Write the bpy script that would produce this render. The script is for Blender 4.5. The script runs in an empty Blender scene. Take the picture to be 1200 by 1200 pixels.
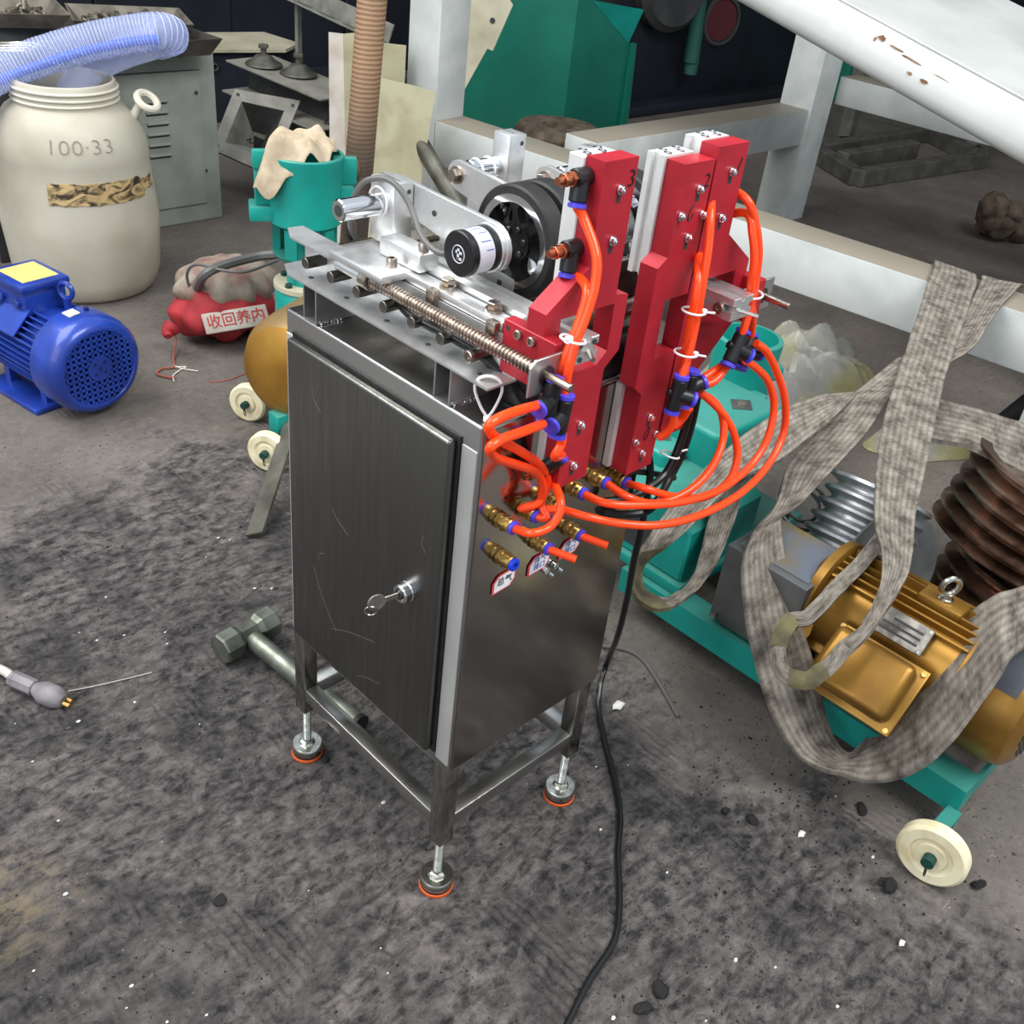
import bpy, bmesh, math, random
from mathutils import Vector, Matrix, Euler
random.seed(7)
R = math.radians
sc = bpy.context.scene
COL = sc.collection

# ------------------------------------------------------------------ camera, world, lights, exposure
cam_d = bpy.data.cameras.new('camera')
cam = bpy.data.objects.new('camera', cam_d); COL.objects.link(cam)
cam.location = (-0.5491, -0.5443, 1.0909)
cam.rotation_mode = 'XYZ'
cam.matrix_world = (Matrix.Translation(cam.location) @ Matrix.Rotation(-0.8351, 4, 'Z')
                    @ Matrix.Rotation(0.9826, 4, 'X') @ Matrix.Rotation(0.1226, 4, 'Z'))
cam_d.sensor_width = 36.0
cam_d.lens = 36.0 * 1191.7 / 1200.0
cam_d.clip_start = 0.02; cam_d.clip_end = 80
sc.camera = cam

w = bpy.data.worlds.new('overcast'); sc.world = w; w.use_nodes = True
wb = w.node_tree.nodes['Background']
wb.inputs[0].default_value = (0.80, 0.90, 1.0, 1); wb.inputs[1].default_value = 0.80

def area(name, loc, target, sx, sy, power, col):
    d = bpy.data.lights.new(name, 'AREA'); d.shape = 'RECTANGLE'; d.size = sx; d.size_y = sy
    d.energy = power; d.color = col
    o = bpy.data.objects.new(name, d); COL.objects.link(o); o.location = loc
    o.rotation_euler = (Vector(target) - Vector(loc)).to_track_quat('-Z', 'Y').to_euler()
    return o
area('skylight_lamp', (-1.3, 1.8, 3.3), (0.2, 0.4, 0), 3.0, 2.4, 150, (1.0, 0.985, 0.96))
area('doorway_light', (-3.4, 0.2, 1.9), (0.3, 0.7, 0.3), 2.6, 2.2, 45, (0.97, 0.99, 1.0))
area('skylight_lamp', (0.7, -1.6, 3.4), (0.7, 0.0, 0.1), 2.2, 1.6, 125, (1.0, 0.99, 0.97))

sc.view_settings.view_transform = 'Standard'; sc.view_settings.look = 'None'
sc.view_settings.gamma = 1; sc.view_settings.use_curve_mapping = False
sc.view_settings.exposure = 0.12

# ------------------------------------------------------------------ materials
def s2l(c):
    return tuple(((x / 255) / 12.92 if x / 255 <= 0.04045 else ((x / 255 + 0.055) / 1.055) ** 2.4) for x in c)
MATS = {}
def mat(name, col, rough=0.5, metal=0.0, col2=None, nscale=20, ndet=4, lo=0.35, hi=0.65, bump=0.0, bscale=80,
        rvar=0.0, stretch=None, dust=None, dustamt=0.8, trans=0.0, alpha=1.0, ior=1.45, spec=0.5, coat=0.0, sss=0.0,
        distort=0.0, aniso=0.0):
    m = bpy.data.materials.new(name); m.use_nodes = True
    nt = m.node_tree; N = nt.nodes; L = nt.links
    b = N['Principled BSDF']
    c1 = s2l(col) + (1,)
    b.inputs['Base Color'].default_value = c1
    b.inputs['Roughness'].default_value = rough; b.inputs['Metallic'].default_value = metal
    b.inputs['IOR'].default_value = ior; b.inputs['Specular IOR Level'].default_value = spec
    b.inputs['Transmission Weight'].default_value = trans; b.inputs['Alpha'].default_value = alpha
    b.inputs['Coat Weight'].default_value = coat
    if aniso: b.inputs['Anisotropic'].default_value = aniso
    if sss:
        b.inputs['Subsurface Weight'].default_value = sss; b.inputs['Subsurface Scale'].default_value = 0.01
    tc = N.new('ShaderNodeTexCoord'); vec = tc.outputs['Object']
    if stretch:
        mp = N.new('ShaderNodeMapping'); mp.inputs['Scale'].default_value = stretch
        L.new(vec, mp.inputs[0]); vec = mp.outputs[0]
    colout = None
    if col2 or rvar:
        n = N.new('ShaderNodeTexNoise'); n.inputs['Scale'].default_value = nscale; n.inputs['Detail'].default_value = ndet
        n.inputs['Distortion'].default_value = distort
        L.new(vec, n.inputs['Vector'])
        r = N.new('ShaderNodeValToRGB'); r.color_ramp.elements[0].position = lo; r.color_ramp.elements[1].position = hi
        r.color_ramp.elements[0].color = c1; r.color_ramp.elements[1].color = s2l(col2 or col) + (1,)
        L.new(n.outputs['Fac'], r.inputs[0])
        colout = r.outputs[0]
        if rvar:
            mr = N.new('ShaderNodeMapRange'); mr.inputs['From Min'].default_value = 0.3; mr.inputs['From Max'].default_value = 0.7
            mr.inputs['To Min'].default_value = max(0.02, rough - rvar); mr.inputs['To Max'].default_value = min(1, rough + rvar)
            L.new(n.outputs['Fac'], mr.inputs['Value']); L.new(mr.outputs[0], b.inputs['Roughness'])
    if dust:   # settled dust on faces that look up
        g = N.new('ShaderNodeNewGeometry'); sp = N.new('ShaderNodeSeparateXYZ'); L.new(g.outputs['Normal'], sp.inputs[0])
        mr = N.new('ShaderNodeMapRange'); mr.inputs['From Min'].default_value = 0.55; mr.inputs['From Max'].default_value = 0.9
        mr.inputs['To Max'].default_value = dustamt
        L.new(sp.outputs['Z'], mr.inputs['Value'])
        mx = N.new('ShaderNodeMix'); mx.data_type = 'RGBA'
        L.new(mr.outputs[0], mx.inputs[0])
        if colout: L.new(colout, mx.inputs[6])
        else: mx.inputs[6].default_value = c1
        mx.inputs[7].default_value = s2l(dust) + (1,)
        colout = mx.outputs[2]
    if colout: L.new(colout, b.inputs['Base Color'])
    if bump:
        n2 = N.new('ShaderNodeTexNoise'); n2.inputs['Scale'].default_value = bscale; n2.inputs['Detail'].default_value = 5
        L.new(vec, n2.inputs['Vector'])
        bp = N.new('ShaderNodeBump'); bp.inputs['Strength'].default_value = bump; bp.inputs['Distance'].default_value = 0.002
        L.new(n2.outputs['Fac'], bp.inputs['Height']); L.new(bp.outputs[0], b.inputs['Normal'])
    MATS[name] = m
    return m
mat('stainless', (170, 166, 160), .15, 1, (158, 154, 149), 3, 5, rvar=.03, stretch=(6, 6, 1.0))
mat('satin_steel', (196, 195, 191), .5, .55, (180, 179, 175), 14, 5, rvar=.06)
mat('stainless_door', (124, 123, 119), .33, 1, (108, 107, 103), 5, 6, rvar=.05, bump=.015, bscale=10, stretch=(40, 40, 2))
mat('stainless_frame', (196, 195, 192), .3, 1, (172, 171, 168), 14, 5, rvar=.08, bump=.04, bscale=60)
mat('sheet_steel', (205, 204, 202), .42, .95, (160, 160, 160), 30, 5, rvar=.1)
mat('galvanized', (220, 220, 219), .45, .9, (190, 190, 190), 40, 4, rvar=.1)
mat('aluminium', (236, 236, 235), .40, .92, (214, 214, 213), 60, 4, rvar=.08)
mat('chrome', (225, 225, 228), .12, 1)
mat('zinc', (205, 204, 196), .24, 1, (165, 163, 152), 90, 4, rvar=.08)
mat('screw_steel', (190, 180, 170), .3, 1, (150, 138, 126), 120, 3, rvar=.1)
mat('steel_dark', (120, 116, 110), .4, 1, (80, 75, 70), 60, 5, rvar=.12)
mat('roller_steel', (172, 162, 150), .25, 1, (96, 84, 72), 18, 6, .45, .75, rvar=.1, distort=1.0)
mat('anodized', (224, 224, 222), .5, .45, (208, 208, 206), 30, 4)
mat('red_paint', (174, 35, 48), .45, .15, (156, 26, 39), 25, 5, rvar=.06, bump=.05, bscale=400)
mat('black_plastic', (22, 22, 24), .35)
mat('black_rubber', (26, 25, 26), .55, 0, (38, 37, 37), 60)
mat('black_cable', (16, 16, 17), .32)
mat('grey_cable', (92, 90, 88), .45)
mat('blue_collar', (74, 66, 196), .4)
mat('blue_vivid', (20, 60, 200), .4)
mat('orange_hose', (255, 74, 24), .22, 0, sss=.25, spec=.5)
mat('orange_ring', (214, 92, 30), .5)
mat('brass', (214, 180, 112), .3, .95, (176, 138, 72), 150, 3, rvar=.08)
mat('copper', (205, 140, 105), .28, 1, (170, 100, 70), 150, 3, rvar=.08)
mat('label_white', (206, 206, 214), .35)
mat('tag_white', (235, 232, 232), .5)
mat('tag_red', (205, 70, 80), .5)
mat('ink_black', (18, 18, 20), .7)
mat('ink_blue', (90, 110, 170), .7)
mat('ink_red', (176, 44, 48), .7)
mat('ink_grey', (140, 130, 118), .8)
mat('tie_white', (238, 234, 234), .4, sss=.2)
mat('pipe_white', (232, 230, 226), .45)
mat('drum_plastic', (184, 179, 164), .42, 0, (160, 153, 135), 5, 7, .42, .7, sss=.1, bump=.05, bscale=30)
mat('drum_rim', (206, 201, 185), .42, sss=.15)
mat('drum_label', (186, 160, 112), .6, 0, (54, 40, 30), 18, 9, .40, .60, distort=2.2, stretch=(1, 1, 2))
mat('hose_clear', (206, 216, 252), .16, 0, trans=.5, ior=1.2, alpha=.5)
mat('hose_coil', (196, 206, 246), .3, 0)
mat('hose_blue', (60, 110, 225), .3)
mat('blue_paint', (34, 66, 162), .32, .1, (24, 48, 128), 14, 5, rvar=.08, coat=.3)
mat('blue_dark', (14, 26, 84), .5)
mat('yellow_sticker', (222, 208, 110), .5, 0, (190, 180, 110), 40)
mat('teal_paint', (24, 150, 138), .36, .05, (18, 128, 118), 9, 5, rvar=.08, dust=(104, 116, 104), dustamt=.28)
mat('teal_panel', (20, 112, 92), .45, .05, (14, 100, 84), 6, 4, rvar=.05)
mat('teal_dark', (12, 58, 52), .6)
mat('gold_paint', (158, 118, 50), .36, .6, (116, 82, 32), 9, 5, rvar=.08)
mat('gold_dusty', (170, 126, 52), .4, .5, (140, 98, 34), 9, 5, dust=(150, 136, 110), dustamt=.55)
mat('cream_wheel', (228, 218, 184), .45, 0, (200, 186, 148), 25, 5, .45, .7)
mat('white_paint', (196, 199, 196), .5, 0, (176, 180, 177), 9, 6, .4, .65, bump=.08, bscale=50, dust=(128, 118, 102), dustamt=.9)
mat('chute_paint', (196, 198, 195), .45, 0, (178, 181, 177), 5, 7, .4, .68, bump=.05, bscale=50)
mat('rust', (118, 84, 58), .8, 0, (168, 140, 112), 40, 6)
mat('rust_pulley', (160, 130, 112), .34, .9, (92, 66, 52), 16, 8, .42, .6, rvar=.12)
mat('grey_pulley', (190, 192, 194), .36, .85, (150, 152, 154), 20, 5, rvar=.1)
mat('guard_steel', (120, 121, 120), .45, .7, (92, 92, 92), 12, 5)
mat('nameplate', (164, 160, 152), .4, .8, (96, 92, 88), 60, 6)
mat('cab_green', (146, 150, 142), .5, 0, (124, 128, 120), 9, 6, .42, .7, bump=.03, bscale=60)
mat('slot_dark', (52, 56, 54), .8)
mat('tray_metal', (118, 112, 100), .6, .4, (86, 80, 72), 24, 6, dust=(126, 118, 104), dustamt=.4)
mat('tray_dark', (62, 60, 56), .7, .2, (84, 80, 74), 24, 6)
mat('scrap', (120, 114, 102), .5, .6, (66, 62, 56), 60, 5)
mat('dark_blue', (24, 30, 42), .6, 0, (16, 20, 28), 6)  # navy kept near-black, carries the shade at the back in its colour
mat('dark_wall', (24, 28, 36), .85, 0, (14, 17, 22), 3, 6)  # near-black colour stands in for shade at the far end
mat('beige_board', (190, 184, 160), .6, 0, (158, 150, 126), 7, 6, .42, .7)
mat('beige_plate', (172, 166, 138), .6, 0, (150, 142, 112), 10, 9, .38, .66, distort=.6)
mat('pale_plate', (186, 178, 168), .6, 0, (164, 152, 140), 12, 7, .4, .62)
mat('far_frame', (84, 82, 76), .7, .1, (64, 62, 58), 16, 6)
mat('grey_frame', (136, 134, 126), .6, .15, (104, 102, 96), 16, 6, dust=(146, 142, 130), dustamt=.4)
mat('dark_sheet', (74, 74, 74), .55, .3, (54, 54, 54), 10, 5)
mat('dull_steel', (110, 108, 98), .5, .6, (78, 76, 68), 20, 6)
mat('rag_cloth', (190, 174, 150), .95, 0, (160, 144, 120), 30, 6, bump=.3, bscale=160)
mat('brown_rag', (96, 82, 68), .95, 0, (60, 50, 40), 30, 6, bump=.5, bscale=60)
mat('bag_red', (170, 44, 50), .7, 0, (140, 34, 40), 20, 6, bump=.15, bscale=200)
mat('bag_grey', (150, 140, 126), .8, 0, (120, 90, 80), 20, 6, .4, .65, bump=.15, bscale=200)
mat('bag_label', (196, 188, 178), .8, 0, (168, 158, 148), 20, 6)
mat('string_white', (196, 190, 182), .8)
mat('string_red', (140, 80, 68), .8)
mat('hammer_steel', (138, 142, 130), .42, .75, (88, 92, 82), 30, 6, rvar=.12, bump=.2, bscale=60)
mat('plug_grey', (132, 126, 130), .5, 0, (100, 95, 98), 30, 5, bump=.1, bscale=60)
mat('cable_white', (188, 184, 174), .6)
mat('clod', (20, 19, 19), .9, 0, (34, 32, 31), 50, 5, bump=.6, bscale=120)
mat('fleck', (205, 204, 198), .7)
mat('worn_olive', (58, 53, 40), .9, 0, (104, 97, 68), 30, 6, bump=.4, bscale=120)
mat('hub_red_shaded', (84, 30, 36), .7)  # red darkened, shade put into the hub colour
mat('pipe_shaded', (36, 84, 74), .6)  # teal darkened, shade painted in where the lamps still reach
mat('sticker_pic', (90, 96, 106), .5, 0, (104, 88, 34), 7, 5, .45, .6)

# clear plastic film with creases
mat('plastic_film', (196, 196, 190), .22, 0, (214, 206, 130), 5, 3, .48, .66, bump=.8, bscale=22, alpha=.38)

def webbing_material():
    m = bpy.data.materials.new('webbing'); m.use_nodes = True
    nt = m.node_tree; N = nt.nodes; L = nt.links; b = N['Principled BSDF']
    b.inputs['Roughness'].default_value = .85; b.inputs['Specular IOR Level'].default_value = .25
    uv = N.new('ShaderNodeUVMap')
    wv = N.new('ShaderNodeTexWave'); wv.wave_type = 'BANDS'; wv.bands_direction = 'Y'
    wv.inputs['Scale'].default_value = 40; wv.inputs['Distortion'].default_value = .3; wv.inputs['Detail'].default_value = 2
    L.new(uv.outputs[0], wv.inputs['Vector'])
    wx = N.new('ShaderNodeTexWave'); wx.wave_type = 'BANDS'; wx.bands_direction = 'X'
    wx.inputs['Scale'].default_value = 1.55; wx.inputs['Distortion'].default_value = .3
    L.new(uv.outputs[0], wx.inputs['Vector'])
    n = N.new('ShaderNodeTexNoise'); n.inputs['Scale'].default_value = 1.5; n.inputs['Detail'].default_value = 10; n.inputs['Roughness'].default_value = .7
    L.new(uv.outputs[0], n.inputs['Vector'])
    r = N.new('ShaderNodeValToRGB'); r.color_ramp.elements[0].position = .36; r.color_ramp.elements[1].position = .62
    r.color_ramp.elements[0].color = s2l((104, 95, 86)) + (1,); r.color_ramp.elements[1].color = s2l((196, 186, 172)) + (1,)
    L.new(n.outputs['Fac'], r.inputs[0])
    mx = N.new('ShaderNodeMix'); mx.data_type = 'RGBA'; mx.blend_type = 'MULTIPLY'; mx.inputs[0].default_value = .5
    ad = N.new('ShaderNodeMath'); ad.operation = 'MULTIPLY_ADD'; ad.inputs[1].default_value = .45; 
    L.new(wv.outputs['Fac'], ad.inputs[0]); 
    mu = N.new('ShaderNodeMath'); mu.operation = 'MULTIPLY'; mu.inputs[1].default_value = .55
    L.new(wx.outputs['Fac'], mu.inputs[0]); L.new(mu.outputs[0], ad.inputs[2])
    L.new(r.outputs[0], mx.inputs[6]); L.new(ad.outputs[0], mx.inputs[7]); L.new(mx.outputs[2], b.inputs['Base Color'])
    bp = N.new('ShaderNodeBump'); bp.inputs['Strength'].default_value = .7; bp.inputs['Distance'].default_value = .002
    L.new(ad.outputs[0], bp.inputs['Height']); L.new(bp.outputs[0], b.inputs['Normal'])
    MATS['webbing'] = m
webbing_material()

def wood_material():
    m = bpy.data.materials.new('ringed_wood'); m.use_nodes = True
    nt = m.node_tree; N = nt.nodes; L = nt.links; b = N['Principled BSDF']
    b.inputs['Roughness'].default_value = .6
    tc = N.new('ShaderNodeTexCoord')
    wv = N.new('ShaderNodeTexWave'); wv.bands_direction = 'Z'; wv.inputs['Scale'].default_value = 34
    wv.inputs['Distortion'].default_value = 1.2; wv.inputs['Detail'].default_value = 2
    L.new(tc.outputs['Object'], wv.inputs['Vector'])
    r = N.new('ShaderNodeValToRGB'); r.color_ramp.elements[0].color = s2l((112, 84, 60)) + (1,)
    r.color_ramp.elements[1].color = s2l((160, 128, 98)) + (1,); L.new(wv.outputs['Fac'], r.inputs[0])
    n = N.new('ShaderNodeTexNoise'); n.inputs['Scale'].default_value = 7; n.inputs['Detail'].default_value = 5
    L.new(tc.outputs['Object'], n.inputs['Vector'])
    sp = N.new('ShaderNodeSeparateXYZ'); L.new(tc.outputs['Object'], sp.inputs[0])
    # mottled darkening towards the lower end
    ma = N.new('ShaderNodeMapRange'); ma.inputs['From Min'].default_value = .42; ma.inputs['From Max'].default_value = .66; ma.inputs['To Min'].default_value = 1; ma.inputs['To Max'].default_value = 0
    L.new(sp.outputs['Z'], ma.inputs['Value'])
    mm = N.new('ShaderNodeMath'); mm.operation = 'MULTIPLY'; L.new(ma.outputs[0], mm.inputs[0]); L.new(n.outputs['Fac'], mm.inputs[1])
    m2 = N.new('ShaderNodeMath'); m2.operation = 'MULTIPLY'; m2.inputs[1].default_value = 1.7; m2.use_clamp = True; L.new(mm.outputs[0], m2.inputs[0])
    mx = N.new('ShaderNodeMix'); mx.data_type = 'RGBA'; L.new(m2.outputs[0], mx.inputs[0]); L.new(r.outputs[0], mx.inputs[6])
    mx.inputs[7].default_value = s2l((52, 46, 42)) + (1,); L.new(mx.outputs[2], b.inputs['Base Color'])
    MATS['ringed_wood'] = m
wood_material()

def floor_material():
    m = bpy.data.materials.new('grimy_floor'); m.use_nodes = True
    nt = m.node_tree; N = nt.nodes; L = nt.links; b = N['Principled BSDF']
    tc = N.new('ShaderNodeTexCoord'); V = tc.outputs['Object']
    def noise(scale, det, dist=0, rough=.55, vec=None):
        n = N.new('ShaderNodeTexNoise'); n.inputs['Scale'].default_value = scale; n.inputs['Detail'].default_value = det
        n.inputs['Distortion'].default_value = dist; n.inputs['Roughness'].default_value = rough
        L.new(vec or V, n.inputs['Vector']); return n.outputs['Fac']
    def math_(op, a, bb, clamp=False):
        x = N.new('ShaderNodeMath'); x.operation = op; x.use_clamp = clamp
        for i, v in enumerate((a, bb)):
            if isinstance(v, (int, float)): x.inputs[i].default_value = v
            else: L.new(v, x.inputs[i])
        return x.outputs[0]
    def ramp(f, p0, p1, c0=(0, 0, 0, 1), c1=(1, 1, 1, 1)):
        r = N.new('ShaderNodeValToRGB'); r.color_ramp.elements[0].position = p0; r.color_ramp.elements[1].position = p1
        r.color_ramp.elements[0].color = c0; r.color_ramp.elements[1].color = c1; L.new(f, r.inputs[0]); return r.outputs[0]
    def mix(f, a, bb, blend='MIX'):
        x = N.new('ShaderNodeMix'); x.data_type = 'RGBA'; x.blend_type = blend
        if isinstance(f, (int, float)): x.inputs[0].default_value = f
        else: L.new(f, x.inputs[0])
        for i, v in ((6, a), (7, bb)):
            if isinstance(v, tuple): x.inputs[i].default_value = v
            else: L.new(v, x.inputs[i])
        return x.outputs[2]
    sp = N.new('ShaderNodeSeparateXYZ'); L.new(V, sp.inputs[0])
    big = noise(2.4, 6, .6)
    def strokes(rot, sx, sy, sc):
        mp = N.new('ShaderNodeMapping'); mp.inputs['Rotation'].default_value = (0, 0, rot); mp.inputs['Scale'].default_value = (sx, sy, 1)
        L.new(V, mp.inputs[0]); return noise(sc, 10, .5, .7, mp.outputs[0])
    def mixf(f, a, bb):
        x = N.new('ShaderNodeMix'); x.data_type = 'FLOAT'; L.new(f, x.inputs[0]); L.new(a, x.inputs[2]); L.new(bb, x.inputs[3]); return x.outputs[0]
    s1 = strokes(.5, 1, 2.6, 24); s2 = strokes(-.9, 1, 2.4, 26); s3 = strokes(1.9, 1, 2.2, 22)
    sel = noise(5.5, 3, .8); sel2 = noise(7.0, 3, .8)
    smear = mixf(ramp(sel2, .47, .53), mixf(ramp(sel, .47, .53), s1, s2), s3)
    fine = noise(58, 12, .5, .75)
    pits = noise(150, 6, .3, .6)
    # swept, cleaner concrete to the right of the machine and at the back
    fx = math_('SUBTRACT', sp.outputs['X'], .46)
    fy = math_('MULTIPLY', math_('SUBTRACT', sp.outputs['Y'], 1.0), .8)
    fd = math_('MAXIMUM', fx, fy)
    fd = math_('ADD', fd, math_('MULTIPLY', math_('SUBTRACT', noise(6, 8, .8), .5), .55))
    clean = ramp(fd, .0, .12)
    grime = ramp(smear, .42, .585, s2l((40, 38, 39)) + (1,), s2l((134, 127, 124)) + (1,))
    grime = mix(.42, grime, ramp(fine, .42, .60, s2l((28, 27, 28)) + (1,), s2l((142, 134, 130)) + (1,)))
    grime = mix(ramp(noise(4.5, 9, .7, .65), .47, .60), grime, mix(.55, grime, s2l((34, 33, 35)) + (1,)))
    grime = mix(ramp(noise(3.6, 9, .9, .65), .54, .66), grime, mix(.35, grime, s2l((150, 141, 136)) + (1,)))
    con = ramp(noise(5, 10, .6), .3, .72, s2l((80, 74, 69)) + (1,), s2l((116, 108, 101)) + (1,))
    con = mix(.35, con, ramp(fine, .3, .7, s2l((58, 55, 52)) + (1,), s2l((126, 119, 112)) + (1,)))
    c = mix(clean, grime, con)
    # black oil specks and pale scuffs
    c = mix(ramp(math_('MULTIPLY', ramp(pits, .60, .66), ramp(big, .40, .55)), .2, .9), c, s2l((24, 23, 24)) + (1,))
    st = N.new('ShaderNodeMapping'); st.inputs['Rotation'].default_value = (0, 0, .7); st.inputs['Scale'].default_value = (10, 60, 1); L.new(V, st.inputs[0])
    sc_ = noise(1.2, 6, 1.5, .6, st.outputs[0])
    c = mix(math_('MULTIPLY', ramp(sc_, .66, .74), .45), c, s2l((168, 160, 156)) + (1,))
    c = mix(math_('MULTIPLY', ramp(noise(210, 2), .72, .75), .7), c, s2l((190, 186, 182)) + (1,))
    # ochre stain at the lower left
    dx = math_('SUBTRACT', sp.outputs['X'], -.40); dy = math_('SUBTRACT', sp.outputs['Y'], .31)
    dd = math_('SQRT', math_('ADD', math_('MULTIPLY', dx, dx), math_('MULTIPLY', dy, dy)), 0)
    oc = math_('MULTIPLY', ramp(dd, .02, .11, (1, 1, 1, 1), (0, 0, 0, 1)), ramp(smear, .45, .6))
    c = mix(math_('MULTIPLY', oc, .7), c, s2l((146, 128, 92)) + (1,))
    L.new(c, b.inputs['Base Color'])
    rr = N.new('ShaderNodeMapRange'); rr.inputs['To Min'].default_value = .38; rr.inputs['To Max'].default_value = .8
    L.new(smear, rr.inputs['Value']); L.new(rr.outputs[0], b.inputs['Roughness'])
    b.inputs['Specular IOR Level'].default_value = .4
    # boot-tread ridges in a few patches
    tw = N.new('ShaderNodeTexWave'); tw.inputs['Scale'].default_value = 26; tw.inputs['Distortion'].default_value = 2.5; tw.inputs['Detail'].default_value = 1
    tw.inputs['Detail Scale'].default_value = 2
    L.new(V, tw.inputs['Vector'])
    tread = math_('MULTIPLY', tw.outputs['Fac'], ramp(noise(4.2, 3, .4), .56, .64))
    h = math_('ADD', math_('MULTIPLY', smear, 1.0), math_('MULTIPLY', fine, .55))
    h = math_('ADD', h, math_('MULTIPLY', pits, .15)); h = math_('ADD', h, math_('MULTIPLY', tread, .5))
    damp = N.new('ShaderNodeMapRange'); damp.inputs['To Min'].default_value = 1.0; damp.inputs['To Max'].default_value = .18
    L.new(clean, damp.inputs['Value'])
    bp = N.new('ShaderNodeBump'); bp.inputs['Distance'].default_value = .016
    L.new(damp.outputs[0], bp.inputs['Strength']); L.new(h, bp.inputs['Height']); L.new(bp.outputs[0], b.inputs['Normal'])
    MATS['grimy_floor'] = m
floor_material()

# ------------------------------------------------------------------ helpers
WM = {}
def setp(o, label=None, cat=None, group=None, kind=None):
    if label: o['label'] = label
    if cat: o['category'] = cat
    if group: o['group'] = group
    if kind: o['kind'] = kind
    return o
def thing(name, label, cat, loc=(0, 0, 0), rotz=0, group=None, rot=None):
    o = bpy.data.objects.new(name, None); COL.objects.link(o)
    o.empty_display_size = .05
    o.location = loc; o.rotation_euler = rot or (0, 0, rotz)
    WM[o] = Matrix.Translation(Vector(loc)) @ Euler(rot or (0, 0, rotz)).to_matrix().to_4x4()
    return setp(o, label, cat, group)
def obj(name, bm, m, parent=None, local=False, smooth=35, label=None, kind=None):
    me = bpy.data.meshes.new(name)
    if parent is not None and not local:
        bm.transform(WM[parent].inverted())
    bm.normal_update()
    bmesh.ops.recalc_face_normals(bm, faces=bm.faces[:])
    bm.to_mesh(me); bm.free()
    if smooth:
        me.shade_smooth(); me.set_sharp_from_angle(angle=R(smooth))
    me.materials.append(MATS[m])
    o = bpy.data.objects.new(name, me); COL.objects.link(o)
    if parent is not None:
        o.parent = parent; WM[o] = WM[parent]
    else: WM[o] = Matrix.Identity(4)
    if label: o['label'] = label
    if kind: o['kind'] = kind
    return o
def solo(name, bm, m, label, cat, group=None, smooth=35, kind=None, center=True):
    """a thing that is one mesh: origin moved to its base"""
    if center:
        xs = [v.co for v in bm.verts]
        mn = Vector((min(v.x for v in xs), min(v.y for v in xs), min(v.z for v in xs)))
        mxv = Vector((max(v.x for v in xs), max(v.y for v in xs), max(v.z for v in xs)))
        base = Vector(((mn.x + mxv.x) / 2, (mn.y + mxv.y) / 2, mn.z))
        bm.transform(Matrix.Translation(-base))
    else: base = Vector((0, 0, 0))
    o = obj(name, bm, m, smooth=smooth, kind=kind)
    o.location = base; WM[o] = Matrix.Translation(base)
    return setp(o, label, cat, group)
def struct(name, bm, m, smooth=35):
    o = obj(name, bm, m, smooth=smooth); o['kind'] = 'structure'; return o
def NB(): return bmesh.new()
def box(bm, a, b, bev=0.0, seg=2, M=None):
    x0, y0, z0 = a; x1, y1, z1 = b
    vs = [bm.verts.new(v) for v in ((x0, y0, z0), (x1, y0, z0), (x1, y1, z0), (x0, y1, z0), (x0, y0, z1), (x1, y0, z1), (x1, y1, z1), (x0, y1, z1))]
    fs = [bm.faces.new([vs[i] for i in f]) for f in ((0, 3, 2, 1), (4, 5, 6, 7), (0, 1, 5, 4), (1, 2, 6, 5), (2, 3, 7, 6), (3, 0, 4, 7))]
    if bev:
        es = list({e for f in fs for e in f.edges})
        r = bmesh.ops.bevel(bm, geom=es, offset=bev, segments=seg, affect='EDGES', profile=.5)
        vs = list({v for f in r['faces'] for v in f.verts} | {v for v in vs if v.is_valid})
    if M: bmesh.ops.transform(bm, matrix=M, verts=[v for v in vs if v.is_valid])
    return bm
def frame(d):
    d = Vector(d).normalized()
    u = d.orthogonal().normalized(); return d, u, d.cross(u)
def ring(bm, c, u, v, r, n, ph=0):
    return [bm.verts.new(Vector(c) + u * (r * math.cos(2 * math.pi * i / n + ph)) + v * (r * math.sin(2 * math.pi * i / n + ph))) for i in range(n)]
def loft(bm, rings, cap0=True, cap1=True):
    for a, b in zip(rings, rings[1:]):
        n = len(a)
        for i in range(n):
            bm.faces.new((a[i], a[(i + 1) % n], b[(i + 1) % n], b[i]))
    if cap0: bm.faces.new(rings[0][::-1])
    if cap1: bm.faces.new(rings[-1])
def cyl(bm, p0, p1, r0, r1=None, n=16, bev=0.0):
    p0 = Vector(p0); p1 = Vector(p1); r1 = r0 if r1 is None else r1
    d, u, v = frame(p1 - p0)
    if bev:
        rs = [ring(bm, p0, u, v, r0 - bev, n), ring(bm, p0 + d * bev, u, v, r0, n), ring(bm, p1 - d * bev, u, v, r1, n), ring(bm, p1, u, v, r1 - bev, n)]
    else: rs = [ring(bm, p0, u, v, r0, n), ring(bm, p1, u, v, r1, n)]
    loft(bm, rs); return bm
def lathe(bm, p0, d, prof, n=32, cap0=True, cap1=True, u=None):
    """prof: list of (distance along d, radius)"""
    d, u_, v_ = frame(d)
    if u is not None: u_ = Vector(u).normalized(); v_ = d.cross(u_)
    p0 = Vector(p0)
    loft(bm, [ring(bm, p0 + d * t, u_, v_, max(r, 1e-5), n) for t, r in prof], cap0, cap1); return bm
def catmull(P, k=6):
    P = [Vector(p) for p in P]
    if len(P) < 3 or k < 2: return P
    out = []
    Q = [P[0] * 2 - P[1]] + P + [P[-1] * 2 - P[-2]]
    for i in range(1, len(Q) - 2):
        a, b, c, d = Q[i - 1:i + 3]
        for j in range(k):
            t = j / k
            out.append(.5 * ((2 * b) + (c - a) * t + (2 * a - 5 * b + 4 * c - d) * t * t + (3 * b - a - 3 * c + d) * t ** 3))
    out.append(P[-1]); return out
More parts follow.
